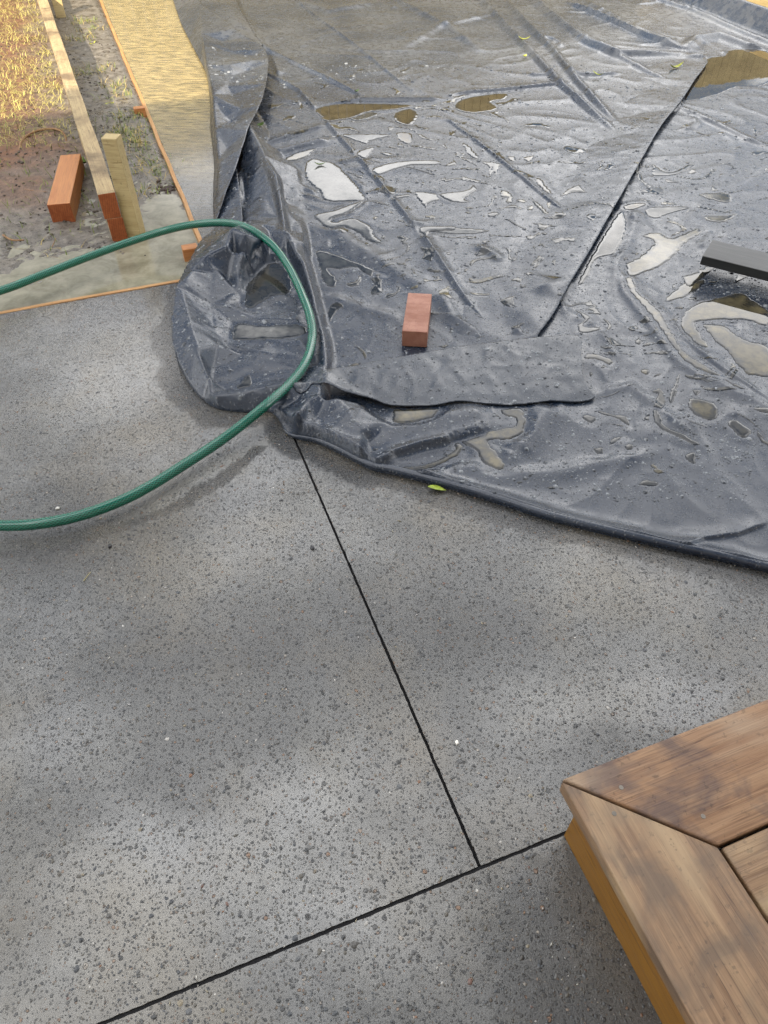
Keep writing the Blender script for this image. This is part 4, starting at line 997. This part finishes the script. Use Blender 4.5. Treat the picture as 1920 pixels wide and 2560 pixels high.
# beads of water
def beads():
    n = 36000
    y = 1.3 * (5.2 / 1.3) ** RNG.random(n); x = RNG.uniform(-.62, 1.02, n) * (.22 + .55 * y)
    r = .0013 + .0022 * RNG.random(n) ** 2 + np.where(RNG.random(n) < .14, .0042 * RNG.random(n), 0)
    r *= 1.22 * np.clip(.65 + y * .2, .9, 1.6)
    k = inside(x, y, OUTS); dn = noise(x * 2.5, y * 2.5, 31) * .5 + .5 + .25 * noise(x * 8, y * 8, 32)
    k &= RNG.random(n) < np.clip(dn + .25 - .06 * y, .1, 1)
    for q in PUD:
        a, b, c, d = q['bb']; m = (x > a) & (x < b) & (y > c) & (y < d)
        if m.any(): kk = k[m]; kk &= pud_sd(q, x[m], y[m]) < -.002; k[m] = kk
    x, y, r = x[k][:13500], y[k][:13500], r[k][:13500]
    z = top_z(x, y); e_ = .002
    gx = (top_z(x + e_, y) - top_z(x - e_, y)) / (2 * e_); gy = (top_z(x, y + e_) - top_z(x, y - e_)) / (2 * e_)
    st = np.hypot(gx, gy) < 1.2; x, y, r, z, gx, gy = (q[st] for q in (x, y, r, z, gx, gy))
    n = len(x); K = 9; asp = RNG.uniform(.55, 1, n); an = RNG.uniform(0, 6.28, n); hh = r * RNG.uniform(.32, .48, n)
    vs = np.zeros((n, 2 * K + 1, 3))
    for j in range(K):
        t = 6.28318 * j / K
        for ring, (rr, zz) in enumerate(((1.0, -.12), (.78, .62))):
            lx = r * rr * math.cos(t); ly = r * rr * asp * math.sin(t)
            ox = lx * np.cos(an) - ly * np.sin(an); oy = lx * np.sin(an) + ly * np.cos(an)
            vs[:, ring * K + j] = np.stack([x + ox, y + oy, z + hh * zz + gx * ox + gy * oy], -1)
    vs[:, 2 * K] = np.stack([x, y, z + hh], -1)
    fl = []
    for j in range(K):
        j2 = (j + 1) % K; fl += [(j, j2, K + j2), (j, K + j2, K + j), (K + j, K + j2, 2 * K)]
    f = (np.array(fl)[None] + (np.arange(n) * (2 * K + 1))[:, None, None]).reshape(-1, 3)
    return fast_mesh('water_beads', vs.reshape(-1, 3), f)
tag(link('water_beads', beads(), DROP), kind='stuff')

# ================================================================== HOSE
def tube(name, pts, r, mat, K=20, sub=10, parent=None):
    c = np.array(spline(pts, sub)); d = np.gradient(c, axis=0); d /= np.linalg.norm(d, axis=1)[:, None]
    up = np.array([0, 0, 1.0]); n1 = np.cross(d, up); n1 /= np.linalg.norm(n1, axis=1)[:, None]; n2 = np.cross(n1, d)
    rr = r if hasattr(r, '__len__') else np.full(len(c), r)
    L_ = np.concatenate([[0], np.cumsum(np.linalg.norm(np.diff(c, axis=0), axis=1))])
    vs = []; 
    for i in range(len(c)):
        for k in range(K):
            a = 6.28318 * k / K; vs.append(c[i] + rr[i] * (math.cos(a) * n1[i] + math.sin(a) * n2[i]))
    f = [(i * K + k, i * K + (k + 1) % K, (i + 1) * K + (k + 1) % K, (i + 1) * K + k) for i in range(len(c) - 1) for k in range(K)]
    f2 = [tuple(range(K))[::-1], tuple((len(c) - 1) * K + k for k in range(K))]
    me = mesh(name, vs, f + f2); ul = me.uv_layers.new(name='UVMap'); 
    for p in me.polygons[:len(f)]:
        i = p.index // K; k = p.index % K
        for li, (a, b) in zip(p.loop_indices, ((i, k), (i, k + 1), (i + 1, k + 1), (i + 1, k))): ul.data[li].uv = (L_[a], b / K)
    return link(name, me, mat, parent)
HP = [(-1500, 1010, .013), (-1000, 930, .013), (-600, 860, .03), (-330, 800, .05), (-160, 768, .055), (0, 727, .06), (100, 689, .06), (200, 650, .06), (300, 613, .065), (400, 580, .085), (480, 562, .11), (560, 557, .12), (620, 570, .115), (680, 612, .10), (722, 668, .09), (755, 736, .08), (776, 795, .065), (780, 850, .05), (762, 910, .05), (722, 962, .055), (662, 1015, .065), (600, 1066, .05), (540, 1110, .036), (460, 1162, .034), (380, 1212, .034), (300, 1253, .034), (200, 1289, .035), (100, 1309, .036), (0, 1314, .036), (-140, 1306, .04), (-400, 1250, .02), (-800, 1150, .0125)]
hs = tube('garden_hose', [P(*q) for q in HP], .0142, HOSE, 24, 12)
tag(hs, 'green braided garden hose looping over the black sheet and the slab', 'garden hose')

hc = spline([q[:3] for q in hp], 5); hr_ = np.interp(np.linspace(0, 1, len(hc)), np.linspace(0, 1, len(hp)), [q[3] for q in hp])
hx = np.array(hc); hr_ = hr_ * (1 + .10 * noise(hx[:, 0] * 9, hx[:, 1] * 9, 401))
hem = tube('rolled_hem', [q[:3] for q in hp], hr_, TARP, 18, 5); hem.parent = sheet; hem.matrix_parent_inverse = Matrix.Translation((-1, -3, 0))
# ================================================================== TIMBER AT THE LEFT
zb = .178
A0 = P(267, 484, zb); A1 = P(104, -6, zb); dd = np.array(A1[:2]) - np.array(A0[:2]); A1 = (A0[0] + dd[0] * 1.25, A0[1] + dd[1] * 1.25)
for q, (z0, hgt, lab, w_) in enumerate(((-.018, .098, 'lower reddish timber of the stacked pair laid on the mud behind the stake', .062), (.0802, .098, 'long weathered upper timber lying on top of the stacked pair beside the grass', .066))):
    o = board('timber_beam', (A0[0] + (.004 if q == 0 else 0), A0[1]), A1, w_, hgt, WOOD_OLD, z0, wob=.004, seg=20, bev=.003, end_mat=WOOD_END); tag(o, lab, 'timber beam', 'stacked timber beams')
sb = P(340, 596, -.02)
o = board('timber_stake', (sb[0] - .028, sb[1] + .01), (sb[0] + .028, sb[1] + .03), .055, .40, WOOD_PALE, -.03, bev=.003, seg=1); tag(o, 'pale upright square timber stake standing against the end of the stacked beams', 'stake', 'stakes along the beams')
o.rotation_euler.z = AZ * 0 + math.radians(-6)
sb = P(151, 48, -.0)
o = board('timber_stake', (sb[0] - .035, sb[1] + .03), (sb[0] + .035, sb[1] + .03), .06, .26, WOOD_PALE, -.03, bev=.003, seg=1); tag(o, 'short pale timber stake beside the beams at the far left, cut by the photo edge', 'stake', 'stakes along the beams')
o.rotation_euler.z = -AZ
# red block
r0 = P(145, 508, .07); r1 = P(176, 384, .07)
o = board('timber_block', r0, r1, .092, .085, WOOD_RED, -.018, bev=.003, wob=.001, seg=2, end_mat=WOOD_END); tag(o, 'orange-red sawn timber block lying on the mud left of the beams', 'timber block')

# ================================================================== BRICK
b0 = P(1037, 832, .061); b1 = P(1050, 736, .061)
me = box_mesh('red_brick', math.hypot(b1[0] - b0[0], b1[1] - b0[1]), .083, .058, .0025, 0, 1)
o = link('red_brick', me, BRICK); o.location = ((b0[0] + b1[0]) / 2, (b0[1] + b1[1]) / 2, .0075); o.rotation_euler.z = math.atan2(b1[1] - b0[1], b1[0] - b0[0])
tag(o, 'single red clay brick weighing down the wet black sheet', 'brick')

# ================================================================== BLACK PLANK
q0 = P(1752, 634, .085); q1 = P(1831, 625, .085)
dirn = np.array(P(1952, 716, .085)[:2]) - np.array(P(1762, 668, .085)[:2]); dirn /= np.hypot(*dirn)
pa = np.array(P(1756, 640, .085)[:2]); nrm = np.array([-dirn[1], dirn[0]])
wpl = .15
pl_ = empty('black_plank', (float(pa[0]), float(pa[1]), 0), (0, 0, math.atan2(dirn[1], dirn[0])))
me = box_mesh('board', 1.5, wpl, .034, .003, .001, 4); o = link('board', me, WOOD_BLACK, pl_); o.location = (.75, wpl / 2, .052)
me = box_mesh('batten', .09, wpl * .8, .0455, .002, 0, 1); o = link('batten', me, WOOD_BLACK, pl_); o.location = (.42, wpl / 2, .006)
me = box_mesh('batten', .09, wpl * .8, .0455, .002, 0, 1); o = link('batten', me, WOOD_BLACK, pl_); o.location = (1.2, wpl / 2, .006)
tag(pl_, 'black stained plank propped just above the sheet at the right edge', 'plank')

# ================================================================== DECK
import bmesh
zd = .206; oc = P(1403, 1949, zd); ou, ov = uv(oc); bw = .173; bt = .034
deck = empty('timber_deck', (oc[0], oc[1], 0), (0, 0, -AZ))     # local x = along v, local y = along u
tag(deck, 'worn timber deck corner with mitred border boards and orange side', 'deck')
def poly_board(name, pts, mat, z0, z1, bev=.004, rot=0, org=None):
    bm = bmesh.new(); org = org or pts[0]
    c, s_ = math.cos(-rot), math.sin(-rot)
    loc = [((p[0] - org[0]) * c - (p[1] - org[1]) * s_, (p[0] - org[0]) * s_ + (p[1] - org[1]) * c) for p in pts]
    vb = [bm.verts.new((p[0], p[1], 0)) for p in loc]; vt = [bm.verts.new((p[0], p[1], z1 - z0)) for p in loc]
    bm.faces.new(vb[::-1]); bm.faces.new(vt)
    for i in range(len(pts)): j = (i + 1) % len(pts); bm.faces.new((vb[i], vb[j], vt[j], vt[i]))
    bmesh.ops.recalc_face_normals(bm, faces=bm.faces)
    bmesh.ops.bevel(bm, geom=list(bm.edges), offset=bev, segments=3, affect='EDGES', profile=.55)
    me = bpy.data.meshes.new(name); bm.to_mesh(me); bm.free(); me.materials.append(mat)
    me.polygons.foreach_set('use_smooth', [True] * len(me.polygons))
    o = link(name, me, None, deck); o.location = (org[0], org[1], z0); o.rotation_euler.z = rot
    return o
g = .0012
d1 = poly_board('border_board', [(g * 2, 0), (2.2, 0), (2.2, -bw), (bw + g * 2, -bw)], WOOD_DECK2, zd - bt, zd, .004)
d2 = poly_board('border_board', [(0, -g * 2), (bw, -bw - g * 2), (bw, -1.6), (0, -1.6)], WOOD_DECK, zd - bt, zd - .0015, .004, rot=-math.pi / 2)
for k in range(6):
    y1 = -bw - .005 - k * .145
    poly_board('decking_board', [(bw + .006, y1), (2.2, y1), (2.2, y1 - .139), (bw + .006, y1 - .139)], WOOD_DECK, zd - bt, zd - .003, .004)
fi = .030
for nm, a_, b_ in (('fascia_board', (fi, -fi), (fi, -1.6)), ('fascia_board', (fi + .021, -fi - .0), (2.2, -fi))):
    side = a_[0] == b_[0]
    pts = [(fi, -fi), (fi + .02, -fi), (fi + .02, -1.6), (fi, -1.6)] if side else [(fi + .0215, -fi - .001), (2.2, -fi - .001), (2.2, -fi - .02), (fi + .0215, -fi - .02)]
    poly_board(nm, pts, WOOD_SIDE, .001, zd - bt - .0015, .0015, rot=(-math.pi / 2 if side else 0))
# rebated strip under the border board's edge
poly_board('edge_trim', [(.010, -.012), (fi - .001, -.012), (fi - .001, -1.6), (.010, -1.6)], WOOD_SIDE, zd - bt - .024, zd - bt - .0015, .003, rot=-math.pi / 2)
scr = bpy.data.meshes.new('screw'); bm = bmesh.new(); bmesh.ops.create_cone(bm, cap_ends=True, segments=14, radius1=.0042, radius2=.0036, depth=.0014); bm.to_mesh(scr); bm.free(); scr.materials.append(STEEL)
for px, py in ((1553, 1969), (1758, 2041), (1536, 2033)):
    p = P(px, py, zd); du2, dv2 = uv(p); o = link('screw', scr, None, deck); o.location = (dv2 - ov, du2 - ou, zd + (0 if py < 2042 and px != 1536 else -.0015))

# ================================================================== FENCE, EDGING, HOUSE (they light and colour the place)
fu = 8.35
fence = empty('paling_fence', (*xy(fu, 0), 0), (0, 0, -AZ)); tag(fence, 'sunlit timber paling fence behind the sheet, seen mirrored in puddles', 'fence')
pm = box_mesh('paling', .098, .018, 1.75, .002, 0, 1); pm.materials.append(WOOD_FENCE)
for k in range(150):
    o = link('paling', pm, None, fence); o.location = (-5.2 + k * .104, random.uniform(-.002, .002), -.12 + random.uniform(-.012, .012))
for z in (.15, 1.0):
    me = box_mesh('rail', 15.6, .04, .075, .002, 0, 1); o = link('rail', me, WOOD_FENCE, fence); o.location = (2.55, .031, z)
ea = (P(1650, -75, .11)[0], P(1650, -75, .11)[1] + .22); eb = (P(2400, 190, .11)[0], P(2400, 190, .11)[1] + .22)
o = board('edging_board', ea, eb, .05, .26, WOOD_PALE, -.06, bev=.003, seg=4); tag(o, 'sunlit yellow timber edging behind the raised far corner of the sheet', 'board')

house = empty('house', (*xy(-.95, 0), 0), (0, 0, -AZ)); tag(house, 'rendered two storey house behind the deck shading the near ground', 'house')
WALL = mat_simple('painted weatherboard', (.52, .50, .46), .7, .3, .05, 2); ROOF = mat_simple('grey roof sheet', (.12, .12, .125), .5, .4)
me = box_mesh('wall', 20, 6, 4.2, .01, 0, 1); o = link('wall', me, WALL, house); o.location = (-1.5, -3.5, -.1)
rv = [(-11.8, .0, 4.38), (8.8, 0, 4.38), (8.8, -3.5, 5.6), (-11.8, -3.5, 5.6), (-11.8, -7, 4.38), (8.8, -7, 4.38)]
rv2 = [(a, b, c - .15) for a, b, c in rv]
me = mesh('roof', rv + rv2, [(0, 1, 2, 3), (3, 2, 5, 4), (6, 9, 8, 7), (9, 10, 11, 8), (0, 6, 7, 1), (4, 5, 11, 10), (0, 3, 9, 6), (3, 4, 10, 9), (1, 7, 8, 2), (2, 8, 11, 5)], False)
link('roof', me, ROOF, house)

# ================================================================== LEAVES
def leaf(px, py, z, ln, wd, rz, col, lab, curl=.25, z_abs=None):
    p = P(px, py, z); vs = []; fs = []; n = 8
    for i in range(n + 1):
        t = i / n; w_ = wd * math.sin(math.pi * min(1, t * 1.02 + .0)) ** .8 * (1 - .35 * t) * .5
        x = (t - .5) * ln; zc = curl * ln * (2 * t - 1) ** 2
        for s_ in (-1, 0, 1): vs.append((x, s_ * w_ + .04 * ln * math.sin(t * 3), zc + abs(s_) * w_ * .45))
    for i in range(n):
        for k in (0, 1): fs.append((i * 3 + k, i * 3 + k + 1, i * 3 + k + 4, i * 3 + k + 3))
    me = mesh('leaf', vs, fs); o = link('leaf', me, col); zz = max(float(top_z(np.array([p[0]]), np.array([p[1]]))[0]), z) if z_abs is None else z_abs
    o.location = (p[0], p[1], zz + .003); o.rotation_euler = (random.uniform(-.2, .2), random.uniform(-.1, .1), rz)
    md = o.modifiers.new('Solidify', 'SOLIDIFY'); md.thickness = .0006
    tag(o, lab, 'leaf', 'fallen leaves'); return o
LY = mat_simple('yellow green leaf', (.42, .44, .06), .45, .4, .25, 60); LG = mat_simple('green leaf', (.10, .17, .03), .45, .4, .3, 60)
LB = mat_simple('lime leaf', (.33, .42, .05), .4, .5, .45, 120)
leaf(1309, 106, .01, .085, .028, .1, LY, 'curled yellow leaf farthest up the sheet')
leaf(1312, 143, .01, .045, .032, 1.0, LY, 'small oval yellow-green leaf just below the curled yellow one')
leaf(1494, 189, .02, .075, .022, -.7, LY, 'narrow yellow leaf beside the double fold tube')
leaf(1688, 176, .01, .115, .036, .5, LY, 'largest yellow leaf, near the top end of the long diagonal fold')
leaf(800, 414, .006, .06, .022, .2, LG, 'dark green leaf floating in the large pale puddle')
leaf(892, 231, .012, .05, .022, 1.1, LG, 'small green leaf on the sheet above the brown puddle')
leaf(653, 322, .01, .05, .03, .8, LG, 'green leaf tucked in the shadow of the turned-over fold')
leaf(1092, 1222, .008, .052, .02, -.25, LB, 'lime green leaf poking out from under the rolled sheet edge', curl=.05, z_abs=.004)
leaf(215, 420, .0, .08, .03, 2.0, LG, 'green leaf between the red block and the beams', z_abs=.02)
leaf(233, 112, .0, .06, .03, 1.0, LY, 'yellow leaf on the mud between the beams and the long formwork', z_abs=.0)
leaf(276, 264, .0, .05, .03, .4, LY, 'yellow leaf on the mud left of the halfway peg', z_abs=.0)

# ================================================================== GRASS, WEEDS, CLODS, STICKS
def grass_mat(name, a, b_):
    m, t, b = M(name); N = NT(t)
    N.link(N.mix(N.noise(N.pos(), 60, 2), a, b_), b.inputs['Base Color']); b.inputs['Roughness'].default_value = .7
    b.inputs['Specular IOR Level'].default_value = .25; return m
def blades(name, spots, mat, hmin, hmax, wd=.0016, lie=.7):
    vs = []; fs = []
    for (x, y) in spots:
        z = float(mud_h(np.array([x]), np.array([y]))[0]); h = random.uniform(hmin, hmax); a = random.uniform(0, 6.28); l = random.uniform(lie * .4, lie * 1.3); w_ = wd * random.uniform(.6, 1.3)
        dx, dy = math.cos(a), math.sin(a); bx, by = -dy * w_, dx * w_; base = len(vs); bd = random.uniform(-.6, .6)
        for i in range(4):
            t = i / 3; r_ = h * l * (t ** 1.4); hz = h * max(.12, (1 - l * .75)) * (t - .45 * l * t * t); ww = 1 - t * .85
            ox = dx * r_ - dy * bd * r_ * t; oy = dy * r_ + dx * bd * r_ * t
            vs.append((x + ox - bx * ww, y + oy - by * ww, z + hz)); vs.append((x + ox + bx * ww, y + oy + by * ww, z + hz))
        for i in range(3): fs.append((base + 2 * i, base + 2 * i + 1, base + 2 * i + 3, base + 2 * i + 2))
    o = link(name, fast_mesh(name, np.array(vs), np.array(fs)), mat); tag(o, kind='stuff'); return o
def beam_v(u_):      # v of the beam at u
    a = uv(A0); b = uv(A1); t = (u_ - a[0]) / (b[0] - a[0]); return a[1] + t * (b[1] - a[1])
sp = []; sp2 = []
tries = 0
while len(sp) < 22000:
    x = random.uniform(-4.6, -1.0); y = random.uniform(2.3, 7.4); u_, v_ = uv((x, y))
    if v_ > beam_v(u_) - .05: continue
    d = float(noise(np.array(x * 1.6), np.array(y * 1.6), 12) + .5 * noise(np.array(x * 6), np.array(y * 6), 13))
    gro = (.62 if y > 3.75 else -.22) + .15 * min(1, max(0, (y - 3.6) / .6))
    if y < 3.3 and x > -1.9: gro = -.6
    if random.random() < d * .9 + gro: sp.append((x, y))
blades('dry_grass', sp, grass_mat('dry grass', (.34, .32, .085), (.56, .49, .17)), .025, .085, .0014, .9)
tufts = [(210, 62, 90), (200, 108, 60), (245, 185, 70), (290, 225, 80), (300, 250, 60), (325, 300, 120), (320, 345, 160), (340, 370, 120), (360, 410, 80), (395, 430, 60), (240, 80, 50), (190, 195, 50), (375, 480, 50), (130, 620, 12)]
gsp = []; ysp = []
for px, py, n in tufts:
    c = P(px, py, -.01)
    for k in range(n): (gsp if random.random() < .55 else ysp).append((c[0] + random.gauss(0, .055), c[1] + random.gauss(0, .055)))
for k in range(1500):
    x = random.uniform(-3.2, -1.2); y = random.uniform(2.5, 4.2); u_, v_ = uv((x, y))
    if u_ > 3.1: gsp.append((x, y))
blades('green_weeds', gsp, grass_mat('green weeds', (.10, .15, .03), (.24, .28, .07)), .025, .07, .0022, .6)
blades('straw', ysp, grass_mat('straw', (.40, .28, .09), (.55, .44, .17)), .03, .08, .0016, .9)

def blobs(name, n, fpos, smin, smax, mat, kind='stuff'):
    ico = bmesh.new(); bmesh.ops.create_icosphere(ico, subdivisions=1, radius=1); iv = np.array([v_.co[:] for v_ in ico.verts]); ifc = np.array([[v_.index for v_ in f.verts] for f in ico.faces]); ico.free()
    vs = []; fs = []
    for k in range(n):
        x, y = fpos(); s_ = random.uniform(smin, smax) * random.uniform(.5, 1); z = float(mud_h(np.array([x]), np.array([y]))[0])
        q = iv * (1 + RNG.uniform(-.28, .28, (len(iv), 1))) * np.array([s_, s_ * random.uniform(.5, 1), s_ * random.uniform(.35, .6)])
        a = random.uniform(0, 3.14); ca, sa = math.cos(a), math.sin(a)
        q = np.stack([q[:, 0] * ca - q[:, 1] * sa + x, q[:, 0] * sa + q[:, 1] * ca + y, q[:, 2] + z + s_ * .1], -1)
        fs.append(ifc + len(vs) * len(iv)); vs.append(q)
    o = link(name, fast_mesh(name, np.concatenate(vs), np.concatenate(fs), False), mat); tag(o, kind=kind); return o
def cp():
    while True:
        x = random.uniform(-3.4, -.9); y = random.uniform(2.55, 5.8); u_, v_ = uv((x, y))
        if v_ < vF - .05 and u_ > 2.75 and abs(v_ - beam_v(u_)) > .05 and random.random() < .5 + float(noise(np.array(x * 4), np.array(y * 4), 44)): return x, y
blobs('mud_clods', 1500, cp, .004, .013, mat_simple('dark clod', (.055, .043, .032), .6, .4, .4, 90))
cc = P(425, 470, -.01)
blobs('mud_heap', 70, lambda: (cc[0] + random.gauss(0, .035), cc[1] + random.gauss(0, .03)), .008, .02, mat_simple('heaped clod', (.05, .032, .024), .6, .4, .4, 90))
ROOT = mat_wood('root bark', (.20, .11, .05), (.30, .18, .09), (.08, .04, .02), .7)
def stick(pts, r, lab, name='stick', mat=ROOT):
    q = [P(a, b, z) for a, b, z in pts]; n = (len(q) - 1) * 6 + 1
    o = tube(name, q, np.linspace(r, r * .55, n), mat, 8, 6); tag(o, lab, 'stick', 'sticks on the mud')
stick([(50, 378, .0), (56, 350, .012), (85, 330, .018), (122, 322, .02), (150, 326, .02), (163, 340, .012), (166, 356, .0)], .008, 'bent pale root sticking out of the soil above the red block')
stick([(8, 588, 0), (30, 600, .004), (60, 600, .006)], .005, 'dark short twig on wet mud at the left edge above the hose')
stick([(20, 468, 0), (60, 474, .004), (118, 480, .003)], .0022, 'thin straight straw lying left of the red block')
stick([(130, 618, 0), (136, 604, .012), (140, 595, .02)], .0018, 'tiny upright twig in the mud above the ditch puddle')
def grit():
    iv = [(1, 0, 0), (0, 1, 0), (-1, 0, 0), (0, -1, 0), (0, 0, 1), (0, 0, -.3)]; fc = [(0, 1, 4), (1, 2, 4), (2, 3, 4), (3, 0, 4), (1, 0, 5), (2, 1, 5), (3, 2, 5), (0, 3, 5)]
    vs = []; fs = []; cs = []; pal = [(.6, .58, .52), (.5, .44, .3), (.3, .24, .13), (.05, .045, .04), (.62, .6, .58), (.16, .10, .05)]
    k = 0
    while k < 260:
        y = random.uniform(.2, 3.0); x = random.uniform(-1, 1) * (.36 + .5 * y)
        if inside(np.array([x]), np.array([y]), OUTS)[0] or (uv((x, y))[0] > uE2 - .05 and uv((x, y))[1] < vA): continue
        r_ = random.uniform(.0008, .0024); a = random.uniform(0, 6.28); el = random.choice((1, 1, 1.6, 3.2)); c_, s_ = math.cos(a), math.sin(a); c = random.choice(pal)
        for q in iv: X_ = q[0] * r_ * el; Y_ = q[1] * r_ * .7; vs.append((x + X_ * c_ - Y_ * s_, y + X_ * s_ + Y_ * c_, .0008 + q[2] * r_ * .7)); cs.append(c)
        fs += [tuple(i + 6 * k for i in f) for f in fc]; k += 1
    me = fast_mesh('grit', np.array(vs), np.array(fs), False); at_ = me.color_attributes.new('tint', 'FLOAT_COLOR', 'POINT')
    at_.data.foreach_set('color', np.concatenate([np.array(cs), np.ones((len(cs), 1))], 1).astype(np.float32).ravel()); return me
tag(link('grit', grit(), PEB), kind='stuff')
# loose bits on the slab
def bit(px, py, r, mat, lab, name='stone', cat='stone'):
    p = P(px, py, 0); me = bpy.data.meshes.new(name); bm = bmesh.new(); bmesh.ops.create_icosphere(bm, subdivisions=2, radius=r)
    for v_ in bm.verts:
        k = 1 + .25 * float(noise(np.array(v_.co.x / r * 1.3 + px), np.array(v_.co.y / r * 1.3 + v_.co.z / r), 5)); v_.co = Vector((v_.co.x * k, v_.co.y * .7 * k, v_.co.z * .6 * k))
    bm.to_mesh(me); bm.free(); me.polygons.foreach_set('use_smooth', [True] * len(me.polygons))
    o = link(name, me, mat); o.location = (p[0], p[1], r * .4); o.rotation_euler.z = px; tag(o, lab, cat)
DS = mat_simple('dark stone', (.03, .03, .033), .35, .5); WS = mat_simple('white chip', (.7, .68, .62), .6, .4)
bit(275, 1367, .0065, DS, 'loose dark stone on the slab below the hose')
bit(781, 1371, .0075, DS, 'loose round dark stone just left of the long saw cut')
bit(145, 1272, .006, WS, 'white chip on the slab just above the hose', 'chip', 'chip')
bit(1142, 1858, .0055, WS, 'white chip on the slab right of the saw cut', 'chip', 'chip')
STRAW = grass_mat('straw bit', (.32, .27, .12), (.42, .37, .18))
stick([(209, 1453, .002), (218, 1440, .003), (227, 1430, .002)], .0011, 'bit of straw lying on the near left slab', mat=STRAW)
